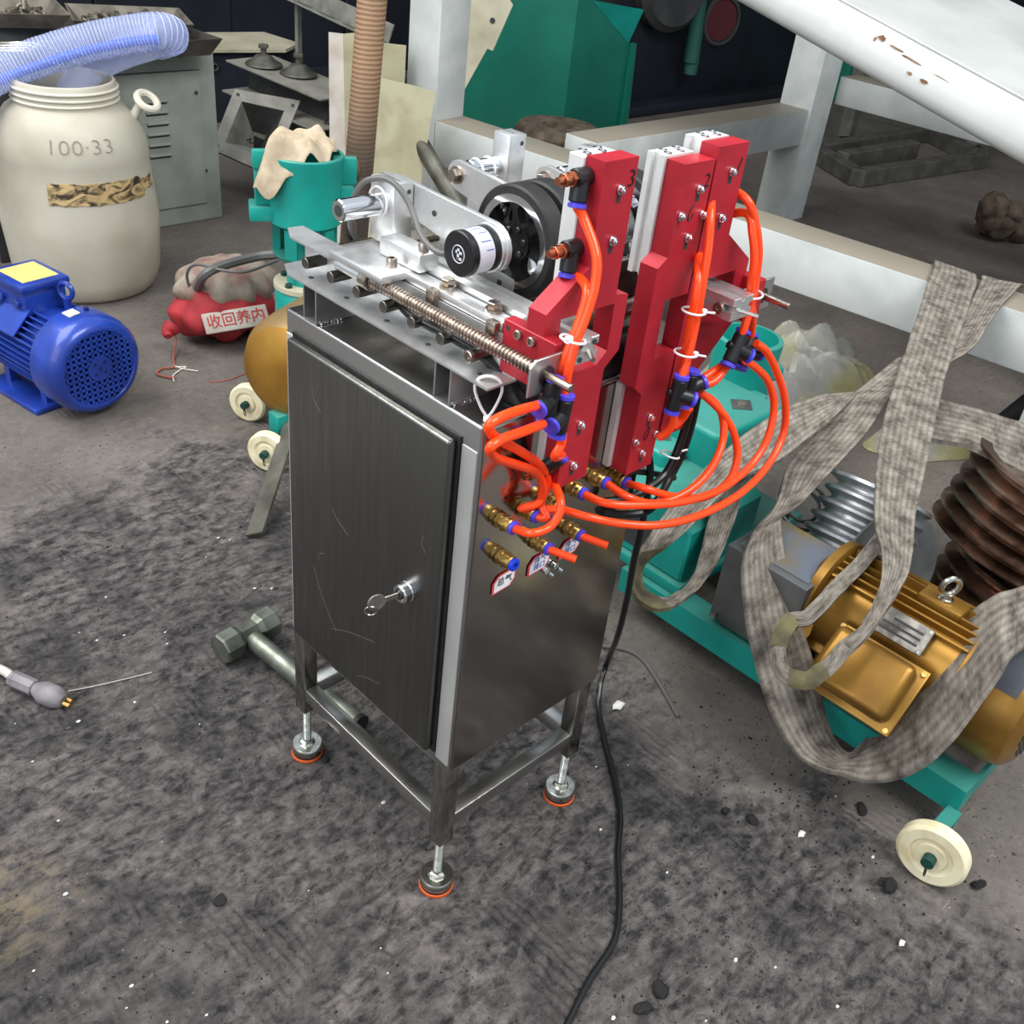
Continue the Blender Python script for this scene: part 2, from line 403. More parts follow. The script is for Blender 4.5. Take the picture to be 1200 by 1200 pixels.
def tube(bm, pts, r, n=8, k=5, cap=True):
    P = catmull(pts, k); rs = []
    d = (P[1] - P[0]).normalized(); u = d.orthogonal().normalized()
    for i, p in enumerate(P):
        t = (P[min(i + 1, len(P) - 1)] - P[max(i - 1, 0)])
        if t.length > 1e-9: d = t.normalized()
        u = (u - d * u.dot(d))
        u = u.normalized() if u.length > 1e-6 else d.orthogonal().normalized()
        rr = r(i / (len(P) - 1)) if callable(r) else r
        rs.append(ring(bm, p, u, d.cross(u), rr, n))
    loft(bm, rs, cap, cap); return bm
def prism(bm, poly, o, ux, uy, t, bev=0.0):
    """polygon in (ux,uy) at o, extruded by vector t"""
    o = Vector(o); ux = Vector(ux); uy = Vector(uy); t = Vector(t)
    a = [bm.verts.new(o + ux * p[0] + uy * p[1]) for p in poly]
    b = [bm.verts.new(o + ux * p[0] + uy * p[1] + t) for p in poly]
    n = len(poly)
    f0 = bm.faces.new(a[::-1]); f1 = bm.faces.new(b)
    for i in range(n): bm.faces.new((a[i], a[(i + 1) % n], b[(i + 1) % n], b[i]))
    if bev:
        es = list(f0.edges) + list(f1.edges)
        bmesh.ops.bevel(bm, geom=es, offset=bev, segments=1, affect='EDGES')
    return bm
def torus(bm, c, axis, R0, r, n=24, m=8, a0=0, a1=2 * math.pi):
    d, u, v = frame(axis); c = Vector(c); closed = abs(a1 - a0 - 2 * math.pi) < 1e-6
    cnt = n if closed else n + 1; rs = []
    for i in range(cnt):
        a = a0 + (a1 - a0) * i / n; e = u * math.cos(a) + v * math.sin(a)
        rs.append([bm.verts.new(c + e * (R0 + r * math.cos(2 * math.pi * j / m)) + d * (r * math.sin(2 * math.pi * j / m))) for j in range(m)])
    if closed: rs.append(rs[0])
    for a, b in zip(rs, rs[1:]):
        for j in range(m): bm.faces.new((a[j], a[(j + 1) % m], b[(j + 1) % m], b[j]))
    if not closed: bm.faces.new(rs[0][::-1]); bm.faces.new(rs[-1])
    return bm
def hexnut(bm, p, d, r, h):
    d, u, v = frame(d); p = Vector(p)
    loft(bm, [ring(bm, p, u, v, r * .93, 6), ring(bm, p + d * h * .12, u, v, r, 6), ring(bm, p + d * h * .88, u, v, r, 6), ring(bm, p + d * h, u, v, r * .9, 6)]); return bm
def capscrew(bm, p, d, r, h):
    """socket head screw seen from its head"""
    d, u, v = frame(d); p = Vector(p)
    loft(bm, [ring(bm, p, u, v, r, 14), ring(bm, p + d * h * .85, u, v, r, 14), ring(bm, p + d * h, u, v, r * .85, 14), ring(bm, p + d * h, u, v, r * .5, 14), ring(bm, p + d * h * .45, u, v, r * .45, 14)]); return bm
def lump(bm, c, r, seed=0, sx=1, sy=1, sz=1, sub=2, amt=.25):
    rnd = random.Random(seed); res = bmesh.ops.create_icosphere(bm, subdivisions=sub, radius=1)
    offs = [(Vector((rnd.uniform(-1, 1), rnd.uniform(-1, 1), rnd.uniform(-1, 1))).normalized(), rnd.uniform(-amt, amt)) for _ in range(9)]
    for v in res['verts']:
        k = 1 + sum(a * max(0, v.co.dot(d)) ** 2 for d, a in offs) + rnd.uniform(-amt, amt) * .25
        v.co = Vector((v.co.x * sx, v.co.y * sy, v.co.z * sz)) * (r * k) + Vector(c)
    return bm
def text_bm(s, size, extrude=.0004, thin=0.0):
    cu = bpy.data.curves.new('txt', 'FONT'); cu.body = s; cu.size = size; cu.extrude = extrude; cu.align_x = 'CENTER'; cu.align_y = 'CENTER'
    cu.resolution_u = 3; cu.offset = -thin
    o = bpy.data.objects.new('txt', cu); COL.objects.link(o)
    dg = bpy.context.evaluated_depsgraph_get()
    me = bpy.data.meshes.new_from_object(o.evaluated_get(dg))
    bm = NB(); bm.from_mesh(me)
    bpy.data.objects.remove(o); bpy.data.curves.remove(cu); bpy.data.meshes.remove(me)
    return bm
def basis(o, ux, uy):
    ux = Vector(ux).normalized(); uy = Vector(uy).normalized(); uz = ux.cross(uy)
    return Matrix(((ux.x, uy.x, uz.x, o[0]), (ux.y, uy.y, uz.y, o[1]), (ux.z, uy.z, uz.z, o[2]), (0, 0, 0, 1)))
def stroke(bm, pts, o, ux, uy, wd, t=.0004):
    """marker stroke lying on a flat face"""
    o = Vector(o); ux = Vector(ux); uy = Vector(uy)
    tube(bm, [o + ux * a + uy * b for a, b in pts], wd, 6, 4); return bm
def ribbon(bm, pairs, th=.004, k=4, nw=4, bulge=0.0):
    """woven band between two edge lines, with thickness and UVs (metres across x 20, along x 20)"""
    A = catmull([p[0] for p in pairs], k); B = catmull([p[1] for p in pairs], k)
    uvl = bm.loops.layers.uv.verify()
    n = len(A); top = []; bot = []; s = 0; S = []
    for i in range(n):
        if i: s += ((A[i] + B[i]) / 2 - (A[i - 1] + B[i - 1]) / 2).length
        S.append(s)
        t = (A[min(i + 1, n - 1)] + B[min(i + 1, n - 1)] - A[max(i - 1, 0)] - B[max(i - 1, 0)]).normalized()
        w_ = B[i] - A[i]; nn = w_.cross(t)
        nn = nn.normalized() if nn.length > 1e-9 else Vector((0, 0, 1))
        if nn.z < 0 and False: nn = -nn
        top.append([bm.verts.new(A[i] + w_ * (j / nw) + nn * (th / 2 + bulge * math.sin(math.pi * j / nw))) for j in range(nw + 1)])
        bot.append([bm.verts.new(A[i] + w_ * (j / nw) - nn * (th / 2 - bulge * math.sin(math.pi * j / nw))) for j in range(nw + 1)])
    def quad(vs, uvs):
        f = bm.faces.new(vs)
        for l, q in zip(f.loops, uvs): l[uvl].uv = q
    for i in range(n - 1):
        v0, v1 = S[i] * 20, S[i + 1] * 20
        for j in range(nw):
            u0, u1 = j / nw * 1.6, (j + 1) / nw * 1.6
            quad((top[i][j], top[i][j + 1], top[i + 1][j + 1], top[i + 1][j]), ((u0, v0), (u1, v0), (u1, v1), (u0, v1)))
            quad((bot[i][j + 1], bot[i][j], bot[i + 1][j], bot[i + 1][j + 1]), ((u1, v0), (u0, v0), (u0, v1), (u1, v1)))
        for j in (0, nw):
            quad((top[i][j], top[i + 1][j], bot[i + 1][j], bot[i][j]), ((0, v0), (0, v1), (.05, v1), (.05, v0)))
    for i in (0, n - 1):
        for j in range(nw):
            quad((top[i][j], top[i][j + 1], bot[i][j + 1], bot[i][j]), ((0, 0), (.1, 0), (.1, .1), (0, .1)))
    return bm
X = Vector((1, 0, 0)); Yv = Vector((0, 1, 0)); Zv = Vector((0, 0, 1))
CV = {
 'fit_roots': [(0.0329,0.0000,0.5507), (0.0634,0.0000,0.5515), (0.0972,0.0000,0.5475), (0.1295,0.0000,0.5526), (0.1642,0.0000,0.5523), (0.1991,0.0000,0.5398), (0.0400,0.0000,0.5043), (0.0889,0.0000,0.5021), (0.1375,0.0000,0.4980)],
 'tags': [(0.0497,-0.0020,0.4694), (0.0997,-0.0020,0.4695), (0.1460,-0.0020,0.4703)],
 'hose_a': [(0.0008,-0.0600,0.7081), (-0.0317,-0.0700,0.7178), (-0.0580,-0.0750,0.7214), (-0.0681,-0.0750,0.7171), (-0.0552,-0.0700,0.7017), (-0.0074,-0.0500,0.6650), (0.0367,-0.0350,0.6297), (0.0684,-0.0220,0.5981), (0.0748,-0.0200,0.5795), (0.0644,-0.0200,0.5661), (0.0526,-0.0120,0.5604), (0.0465,-0.0040,0.5622)],
 'hose_b': [(0.0044,-0.0650,0.6920), (-0.0303,-0.0750,0.7006), (-0.0579,-0.0800,0.7051), (-0.0698,-0.0800,0.7008), (-0.0508,-0.0700,0.6809), (-0.0039,-0.0500,0.6480), (0.0385,-0.0350,0.6183), (0.0621,-0.0250,0.5907), (0.0693,-0.0200,0.5642), (0.0678,-0.0300,0.5546), (0.0425,-0.0400,0.5704)],
 'hose_c': [(0.0362,-0.0600,0.6747), (0.0379,-0.0600,0.6599), (0.0338,-0.0580,0.6475), (0.0265,-0.0550,0.6399)],
 'hose_d': [(0.0211,-0.0350,0.5619), (0.0314,-0.0450,0.5596), (0.0485,-0.0500,0.5611), (0.0607,-0.0500,0.5697), (0.0673,-0.0450,0.5805), (0.0765,-0.0300,0.5842), (0.0824,-0.0150,0.5856), (0.0767,-0.0060,0.5906)],
 'hose_e': [(0.1032,-0.0200,0.5481), (0.1074,-0.0500,0.5500), (0.1371,-0.0700,0.5413), (0.1737,-0.0900,0.5368), (0.2277,-0.1000,0.5332), (0.2971,-0.1000,0.5331), (0.3601,-0.0900,0.5411), (0.3951,-0.0800,0.5650), (0.3876,-0.0750,0.6057), (0.3601,-0.0700,0.6471), (0.3370,-0.0650,0.6735), (0.3210,-0.0600,0.6849)],
 'hose_f': [(0.1167,-0.0350,0.5601), (0.1335,-0.0500,0.5558), (0.1626,-0.0700,0.5535), (0.2113,-0.0850,0.5470), (0.2719,-0.0900,0.5425), (0.3314,-0.0850,0.5486), (0.3618,-0.0800,0.5714), (0.3712,-0.0720,0.6040), (0.3554,-0.0660,0.6346), (0.3324,-0.0620,0.6540), (0.3097,-0.0600,0.6678)],
 'hose_g': [(0.1512,-0.0350,0.5581), (0.1641,-0.0500,0.5522), (0.1891,-0.0650,0.5425), (0.2175,-0.0750,0.5454), (0.2459,-0.0800,0.5573), (0.2689,-0.0780,0.5751), (0.2851,-0.0700,0.5935), (0.2855,-0.0620,0.6138), (0.2745,-0.0550,0.6298), (0.2572,-0.0500,0.6403)],
 'hose_h': [(0.1755,-0.0350,0.5603), (0.1908,-0.0500,0.5524), (0.2208,-0.0680,0.5404), (0.2641,-0.0800,0.5305), (0.2937,-0.0850,0.5436), (0.3064,-0.0800,0.5654), (0.3014,-0.0720,0.5913), (0.2854,-0.0640,0.6148), (0.2696,-0.0550,0.6312), (0.2530,-0.0500,0.6444)],
 'hose_i': [(0.0837,-0.0080,0.8506), (0.0706,-0.0300,0.8376), (0.0647,-0.0450,0.8169), (0.0597,-0.0520,0.7953), (0.0498,-0.0560,0.7734), (0.0394,-0.0580,0.7543), (0.0334,-0.0600,0.7377), (0.0320,-0.0600,0.7187), (0.0313,-0.0600,0.7063)],
 'hose_j': [(0.0878,-0.0080,0.8005), (0.0720,-0.0300,0.7976), (0.0571,-0.0470,0.7904), (0.0490,-0.0520,0.7735), (0.0396,-0.0540,0.7541), (0.0337,-0.0540,0.7374), (0.0337,-0.0500,0.7218)],
 'hose_k': [(0.2568,-0.0120,0.8385), (0.2283,-0.0350,0.8242), (0.2190,-0.0460,0.7978), (0.2135,-0.0520,0.7647), (0.2113,-0.0550,0.7286), (0.2062,-0.0580,0.6964), (0.1996,-0.0600,0.6803)],
 'hose_l': [(0.2564,-0.0120,0.7821), (0.2238,-0.0350,0.7813), (0.2082,-0.0500,0.7691), (0.2040,-0.0540,0.7467), (0.2079,-0.0520,0.7110), (0.2144,-0.0500,0.6865), (0.2325,-0.0450,0.6584)],
 'hose_m': [(0.3014,-0.0120,0.8424), (0.2842,-0.0350,0.8280), (0.2912,-0.0460,0.8061), (0.2966,-0.0520,0.7823), (0.2983,-0.0550,0.7575), (0.2965,-0.0580,0.7371), (0.2913,-0.0600,0.7141), (0.2888,-0.0600,0.6983)],
 'hose_n': [(0.3035,-0.0150,0.8155), (0.2878,-0.0350,0.8155), (0.2854,-0.0480,0.7995), (0.2858,-0.0560,0.7772), (0.2875,-0.0580,0.7520), (0.3022,-0.0540,0.7300), (0.3206,-0.0500,0.7063), (0.3327,-0.0460,0.6832)],
 'hose_o': [(0.2523,-0.0500,0.6589), (0.2690,-0.0520,0.6647), (0.2817,-0.0550,0.6701)],
 'hose_p': [(0.2470,-0.0550,0.6550), (0.2601,-0.0600,0.6592), (0.2806,-0.0580,0.6698)],
 'hose_q': [(0.1994,-0.0600,0.6428), (0.2021,-0.0600,0.6298), (0.2014,-0.0560,0.6176), (0.1979,-0.0500,0.6091)],
 'hose_r': [(0.2474,-0.0460,0.6259), (0.2486,-0.0400,0.6109), (0.2426,-0.0360,0.6009)],
 'stub_a': [(0.0753,-0.0350,0.5161), (0.0778,-0.0500,0.5158)],
 'stub_b': [(0.1187,-0.0350,0.5143), (0.1258,-0.0500,0.5117)],
 'tees': [(0.0178,-0.0580,0.7077), (0.0301,-0.0620,0.6907), (0.1975,-0.0600,0.6619), (0.2300,-0.0500,0.6547), (0.2838,-0.0600,0.6885), (0.3263,-0.0480,0.6692)],
 'cord': [(0.2522,-0.0050,0.5516), (0.2564,-0.0100,0.5256), (0.2572,-0.0120,0.4871), (0.2685,-0.0050,0.4376), (0.2901,0.0100,0.3758), (0.3231,0.0300,0.2940), (0.3655,0.0600,0.1859), (0.4443,0.1207,0.0500), (0.4198,0.1086,0.0200), (0.3968,0.0868,0.0060), (0.3588,0.0421,0.0040), (0.3056,-0.0278,0.0040), (0.2653,-0.0707,0.0040), (0.2207,-0.1050,0.0040), (0.1785,-0.1446,0.0040), (0.1405,-0.1749,0.0040), (0.1101,-0.1892,0.0040), (0.0601,-0.2003,0.0040), (0.0045,-0.2188,0.0040), (-0.0437,-0.2329,0.0040)],
 'cable_b': [(0.2736,-0.0300,0.6268), (0.2741,-0.0300,0.5984), (0.2689,-0.0300,0.5637), (0.2552,-0.0300,0.5364), (0.2218,-0.0300,0.5270), (0.2006,-0.0200,0.5188), (0.1805,-0.0080,0.5167)],
 'cable_c': [(0.2990,-0.0200,0.6120), (0.3004,-0.0200,0.5804), (0.2952,-0.0200,0.5445), (0.2802,-0.0200,0.5144), (0.2480,-0.0300,0.5006), (0.2453,-0.0200,0.4848), (0.2205,-0.0100,0.4857), (0.1892,-0.0040,0.4980)],
 'cable_d': [(0.3057,-0.0100,0.5022), (0.2690,-0.0060,0.5190), (0.2294,-0.0040,0.5343), (0.1946,-0.0030,0.5387), (0.1819,0.0020,0.5301)],
 'pts': [],
 'cable_left': [(-0.2701,0.7479,0.0100), (-0.2473,0.6818,0.0120), (-0.2363,0.6554,0.0120)],
 'thread': [(-0.1884,0.5938,0.0020), (-0.1452,0.5780,0.0020), (-0.0786,0.5582,0.0020)],
 'floorwire': [(0.5104,0.1808,0.0030), (0.5354,0.1486,0.0030), (0.5374,0.1137,0.0030), (0.5130,0.0584,0.0030), (0.4828,0.0003,0.0030)],
 'bagwire': [(0.5423,1.5244,0.1200), (0.5329,1.5234,0.1700), (0.5456,1.5000,0.2000), (0.5731,1.4289,0.2050), (0.6160,1.3994,0.2050), (0.7046,1.4145,0.2100)],
 'bagtube': [(0.5470,1.5068,0.1400), (0.5431,1.4598,0.1900), (0.5891,1.4556,0.2050), (0.6738,1.4557,0.2100), (0.7111,1.4241,0.2200)],
 'bagstring': [(0.4867,1.5169,0.0500), (0.4854,1.5116,0.0200), (0.4519,1.4649,0.0040), (0.4333,1.4272,0.0030), (0.4074,1.4333,0.0030), (0.3861,1.4167,0.0030), (0.3966,1.3903,0.0030), (0.4099,1.3769,0.0030)],
 'bagstring2': [(0.4333,1.4272,0.0030), (0.4553,1.4135,0.0030), (0.4396,1.4080,0.0030), (0.4113,1.3908,0.0030), (0.3989,1.3643,0.0030)],
 'bagstring3': [(0.4359,1.4358,0.0030), (0.4448,1.4098,0.0030), (0.4667,1.3809,0.0030)],
 'seam': [(0.4615,1.3242,0.0010), (0.4968,1.3116,0.0010), (0.5562,1.3191,0.0010)],
}
ST = {
 'A': [((1.718,0.324,0.400),(1.720,0.230,0.400)), ((1.626,0.294,0.398),(1.628,0.197,0.398)), ((1.540,0.264,0.397),(1.543,0.167,0.397)), ((1.460,0.232,0.395),(1.465,0.139,0.395)), ((1.392,0.205,0.390),(1.399,0.116,0.390)), ((1.329,0.180,0.385),(1.336,0.095,0.385)), ((1.269,0.157,0.380),(1.278,0.074,0.380)), ((1.213,0.134,0.376),(1.223,0.054,0.376)), ((1.159,0.114,0.371),(1.170,0.035,0.371)), ((1.109,0.094,0.366),(1.121,0.015,0.366)), ((1.061,0.075,0.361),(1.075,-0.004,0.361)), ((1.016,0.057,0.357),(1.031,-0.022,0.357)), ((0.973,0.039,0.352),(0.989,-0.039,0.352)), ((0.933,0.020,0.347),(0.949,-0.056,0.347)), ((0.894,0.002,0.342),(0.911,-0.072,0.342)), ((0.859,-0.016,0.338),(0.875,-0.087,0.338)), ((0.825,-0.034,0.333),(0.840,-0.101,0.333)), ((0.794,-0.052,0.329),(0.806,-0.115,0.329)), ((0.763,-0.069,0.324),(0.775,-0.129,0.324)), ((0.735,-0.087,0.319),(0.746,-0.144,0.319)), ((0.710,-0.104,0.315),(0.718,-0.159,0.315)), ((0.692,-0.123,0.310),(0.690,-0.172,0.310)), ((0.669,-0.140,0.306),(0.663,-0.183,0.306)), ((0.645,-0.155,0.301),(0.635,-0.189,0.301)), ((0.624,-0.166,0.294),(0.612,-0.193,0.294)), ((0.602,-0.173,0.286),(0.590,-0.196,0.286)), ((0.581,-0.180,0.278),(0.569,-0.198,0.278)), ((0.560,-0.184,0.271),(0.548,-0.200,0.271)), ((0.541,-0.181,0.263),(0.528,-0.199,0.263)), ((0.523,-0.176,0.255),(0.510,-0.197,0.255))],
 'Aloop': [((0.523,-0.176,0.255),(0.510,-0.197,0.255)), ((0.514,-0.177,0.251),(0.499,-0.196,0.251)), ((0.506,-0.179,0.246),(0.488,-0.194,0.246)), ((0.497,-0.180,0.242),(0.477,-0.193,0.242)), ((0.489,-0.178,0.238),(0.466,-0.192,0.238)), ((0.482,-0.175,0.234),(0.456,-0.189,0.234)), ((0.476,-0.172,0.229),(0.446,-0.187,0.229)), ((0.475,-0.164,0.225),(0.437,-0.184,0.225)), ((0.470,-0.157,0.224),(0.433,-0.175,0.224)), ((0.467,-0.149,0.222),(0.428,-0.166,0.222)), ((0.474,-0.139,0.221),(0.429,-0.156,0.221)), ((0.481,-0.129,0.219),(0.439,-0.145,0.219)), ((0.493,-0.120,0.218),(0.450,-0.133,0.218)), ((0.506,-0.111,0.216),(0.465,-0.123,0.216)), ((0.521,-0.105,0.215),(0.480,-0.112,0.215)), ((0.531,-0.103,0.219),(0.490,-0.104,0.219)), ((0.541,-0.101,0.223),(0.502,-0.100,0.223)), ((0.551,-0.099,0.226),(0.515,-0.096,0.226)), ((0.561,-0.099,0.230),(0.526,-0.096,0.230)), ((0.571,-0.100,0.234),(0.524,-0.108,0.234)), ((0.581,-0.101,0.237),(0.523,-0.120,0.237)), ((0.592,-0.101,0.241),(0.532,-0.123,0.241)), ((0.603,-0.102,0.244),(0.545,-0.123,0.244)), ((0.614,-0.102,0.247),(0.559,-0.123,0.247)), ((0.625,-0.100,0.250),(0.573,-0.123,0.250)), ((0.637,-0.099,0.253),(0.587,-0.122,0.253)), ((0.649,-0.097,0.256),(0.601,-0.124,0.256)), ((0.662,-0.095,0.260),(0.614,-0.125,0.260)), ((0.674,-0.094,0.263),(0.628,-0.126,0.263)), ((0.686,-0.093,0.266),(0.642,-0.127,0.266)), ((0.699,-0.092,0.269),(0.657,-0.128,0.269)), ((0.711,-0.090,0.272),(0.672,-0.127,0.272)), ((0.724,-0.089,0.275),(0.688,-0.125,0.275)), ((0.737,-0.088,0.279),(0.704,-0.123,0.279)), ((0.750,-0.086,0.282),(0.721,-0.121,0.282)), ((0.764,-0.084,0.285),(0.738,-0.118,0.285))],
 'B0': [((1.643,0.195,0.400),(1.717,0.137,0.400)), ((1.557,0.169,0.396),(1.641,0.125,0.396)), ((1.476,0.144,0.392),(1.569,0.114,0.392)), ((1.401,0.121,0.387),(1.498,0.099,0.387)), ((1.333,0.105,0.383),(1.429,0.083,0.383)), ((1.269,0.092,0.379),(1.364,0.067,0.379)), ((1.234,0.100,0.375),(1.309,0.061,0.375)), ((1.211,0.118,0.370),(1.264,0.063,0.370)), ((1.189,0.134,0.364),(1.225,0.066,0.364)), ((1.143,0.132,0.357),(1.188,0.070,0.357)), ((1.099,0.130,0.351),(1.151,0.074,0.351)), ((1.057,0.128,0.344),(1.116,0.079,0.344)), ((1.015,0.126,0.338),(1.082,0.083,0.338)), ((0.972,0.119,0.331),(1.038,0.072,0.331)), ((0.931,0.113,0.324),(0.996,0.062,0.324)), ((0.891,0.107,0.318),(0.956,0.053,0.318)), ((0.852,0.101,0.311),(0.920,0.049,0.311)), ((0.815,0.096,0.305),(0.884,0.044,0.305)), ((0.779,0.087,0.298),(0.850,0.041,0.298)), ((0.745,0.071,0.291),(0.818,0.038,0.291)), ((0.712,0.055,0.284),(0.786,0.035,0.284)), ((0.681,0.045,0.277),(0.756,0.033,0.277)), ((0.650,0.040,0.270),(0.728,0.034,0.270)), ((0.620,0.033,0.263),(0.701,0.036,0.263)), ((0.591,0.023,0.256),(0.677,0.018,0.256)), ((0.568,0.009,0.247),(0.658,0.000,0.247)), ((0.555,-0.004,0.233),(0.649,-0.015,0.233)), ((0.544,-0.018,0.218),(0.641,-0.029,0.218)), ((0.534,-0.032,0.204),(0.634,-0.044,0.204)), ((0.525,-0.046,0.189),(0.627,-0.059,0.189)), ((0.518,-0.061,0.175),(0.622,-0.074,0.175)), ((0.511,-0.076,0.161),(0.617,-0.089,0.161)), ((0.505,-0.091,0.146),(0.613,-0.104,0.146)), ((0.498,-0.107,0.134),(0.606,-0.120,0.134)), ((0.490,-0.124,0.123),(0.596,-0.136,0.123)), ((0.485,-0.141,0.112),(0.586,-0.151,0.112)), ((0.481,-0.158,0.102),(0.575,-0.166,0.102)), ((0.480,-0.176,0.091),(0.566,-0.181,0.091)), ((0.483,-0.193,0.080),(0.560,-0.196,0.080)), ((0.495,-0.210,0.070),(0.557,-0.213,0.070)), ((0.500,-0.229,0.071),(0.555,-0.232,0.071)), ((0.510,-0.246,0.073),(0.583,-0.233,0.073)), ((0.517,-0.265,0.074),(0.612,-0.232,0.074)), ((0.519,-0.284,0.086),(0.631,-0.234,0.086)), ((0.516,-0.301,0.106),(0.640,-0.237,0.106)), ((0.517,-0.316,0.127),(0.648,-0.239,0.127)), ((0.520,-0.327,0.147),(0.656,-0.242,0.147)), ((0.524,-0.336,0.168),(0.663,-0.245,0.168)), ((0.530,-0.341,0.188),(0.670,-0.248,0.188)), ((0.535,-0.346,0.209),(0.676,-0.253,0.209)), ((0.544,-0.348,0.226),(0.685,-0.257,0.226)), ((0.557,-0.349,0.240),(0.699,-0.259,0.240)), ((0.570,-0.349,0.254),(0.714,-0.262,0.254)), ((0.584,-0.350,0.269),(0.727,-0.266,0.269)), ((0.597,-0.350,0.283),(0.739,-0.273,0.283)), ((0.613,-0.349,0.295),(0.750,-0.281,0.295)), ((0.645,-0.350,0.296),(0.775,-0.290,0.296)), ((0.676,-0.353,0.298),(0.800,-0.299,0.298)), ((0.705,-0.358,0.299),(0.825,-0.309,0.299)), ((0.736,-0.364,0.300),(0.849,-0.320,0.300))],
 'C': [((1.048,0.124,0.340),(1.004,0.115,0.340)), ((1.023,0.135,0.340),(0.966,0.108,0.340)), ((0.998,0.146,0.340),(0.929,0.101,0.340)), ((0.974,0.157,0.340),(0.894,0.094,0.340)), ((0.941,0.160,0.340),(0.862,0.090,0.340)), ((0.909,0.164,0.340),(0.830,0.086,0.340)), ((0.877,0.167,0.340),(0.799,0.082,0.340)), ((0.841,0.165,0.340),(0.769,0.078,0.340)), ((0.804,0.160,0.340),(0.739,0.074,0.340)), ((0.767,0.156,0.340),(0.712,0.072,0.340)), ((0.732,0.151,0.340),(0.688,0.074,0.340)), ((0.697,0.145,0.340),(0.665,0.075,0.340)), ((0.662,0.138,0.340),(0.642,0.077,0.340)), ((0.630,0.132,0.339),(0.620,0.079,0.339)), ((0.614,0.135,0.328),(0.610,0.082,0.328)), ((0.597,0.136,0.318),(0.599,0.085,0.318)), ((0.579,0.136,0.308),(0.587,0.088,0.308)), ((0.562,0.136,0.297),(0.576,0.091,0.297)), ((0.545,0.136,0.287),(0.565,0.094,0.287)), ((0.528,0.135,0.276),(0.554,0.096,0.276)), ((0.511,0.133,0.266),(0.543,0.099,0.266)), ((0.494,0.129,0.255),(0.533,0.105,0.255)), ((0.480,0.127,0.242),(0.526,0.113,0.242)), ((0.470,0.126,0.227),(0.523,0.123,0.227)), ((0.460,0.122,0.211),(0.518,0.133,0.211)), ((0.455,0.115,0.196),(0.513,0.139,0.196)), ((0.457,0.103,0.180),(0.508,0.137,0.180)), ((0.468,0.091,0.168),(0.503,0.128,0.168)), ((0.478,0.077,0.164),(0.499,0.112,0.164)), ((0.502,0.071,0.159),(0.507,0.101,0.159)), ((0.531,0.072,0.154),(0.524,0.092,0.154)), ((0.564,0.077,0.150),(0.551,0.095,0.150)), ((0.583,0.075,0.159),(0.563,0.090,0.159)), ((0.603,0.078,0.168),(0.578,0.091,0.168)), ((0.624,0.081,0.177),(0.593,0.095,0.177)), ((0.644,0.088,0.186),(0.607,0.102,0.186)), ((0.665,0.096,0.195),(0.621,0.109,0.195)), ((0.685,0.105,0.205),(0.635,0.117,0.205)), ((0.705,0.113,0.216),(0.647,0.124,0.216)), ((0.724,0.123,0.227),(0.659,0.130,0.227)), ((0.744,0.133,0.237),(0.673,0.136,0.237)), ((0.764,0.142,0.248),(0.686,0.142,0.248)), ((0.786,0.146,0.259),(0.700,0.147,0.259)), ((0.808,0.151,0.270),(0.714,0.152,0.270))],
 'D': [((1.138,0.081,0.330),(0.984,0.016,0.330)), ((1.150,0.062,0.330),(0.997,-0.003,0.330)), ((1.162,0.044,0.330),(1.009,-0.021,0.330)), ((1.173,0.025,0.330),(1.021,-0.040,0.330)), ((1.181,0.005,0.330),(1.034,-0.058,0.330)), ((1.190,-0.015,0.330),(1.047,-0.076,0.330)), ((1.198,-0.035,0.330),(1.050,-0.097,0.330)), ((1.213,-0.052,0.326),(1.056,-0.117,0.326)), ((1.236,-0.068,0.318),(1.070,-0.135,0.318)), ((1.260,-0.084,0.311),(1.084,-0.153,0.311)), ((1.281,-0.101,0.303),(1.096,-0.171,0.303)), ((1.300,-0.118,0.295),(1.105,-0.190,0.295)), ((1.319,-0.135,0.288),(1.113,-0.210,0.288)), ((1.338,-0.153,0.280),(1.122,-0.229,0.280))],
}
CV2 = {
 'plate_b': [(1.0899,1.7554,0.6211), (1.1180,1.7329,0.6203), (1.1013,1.6778,0.0000), (1.0634,1.7046,0.0000)],
 'plate_a': [(1.1545,1.7901,0.6087), (1.1958,1.7584,0.6171), (1.2215,1.7327,0.5760), (1.1717,1.7037,0.0000), (1.1208,1.7437,0.0000)],
 'plate_c': [(1.2160,1.7011,0.5159), (1.2784,1.6502,0.5059), (1.3274,1.6098,0.4944), (1.2895,1.6068,0.2361), (1.2436,1.6203,0.0000), (1.1494,1.6942,0.0000)],
 'plate_d': [(1.3126,1.8508,0.5709), (1.3779,1.7988,0.5695), (1.3717,1.7924,0.0000), (1.3088,1.8415,0.0000)],
 'pole': [(0.7765,1.2496,0.0000), (0.8703,1.2966,0.7723)],
 'pipe': [(1.2940,1.6995,0.4200), (1.3768,1.2982,0.0300)],
}
# ------------------------------------------------------------------ the setting
bm = NB(); 
res = bmesh.ops.create_grid(bm, x_segments=1, y_segments=1, size=1)
for v in bm.verts: v.co = Vector((3.0 + v.co.x * 6.5, 2.0 + v.co.y * 6.0, 0))
struct('floor', bm, 'grimy_floor', smooth=0)
bm = NB(); box(bm, (-1.5, 5.2, 0), (4.6, 5.3, 4.5)); struct('wall_back', bm, 'dark_wall', smooth=0)  # walls added to block sky light and keep the background dark
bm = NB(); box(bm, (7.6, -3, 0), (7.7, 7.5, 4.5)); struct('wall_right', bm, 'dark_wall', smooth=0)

bm = NB(); box(bm, (3.1, -3.2, 2.6), (7.7, 7.5, 2.75)); box(bm, (-1.5, 4.1, 2.6), (3.1, 7.5, 2.75)); struct('shade_ceiling', bm, 'dark_wall', smooth=0)  # partial roof out of view, added to shade the far floor

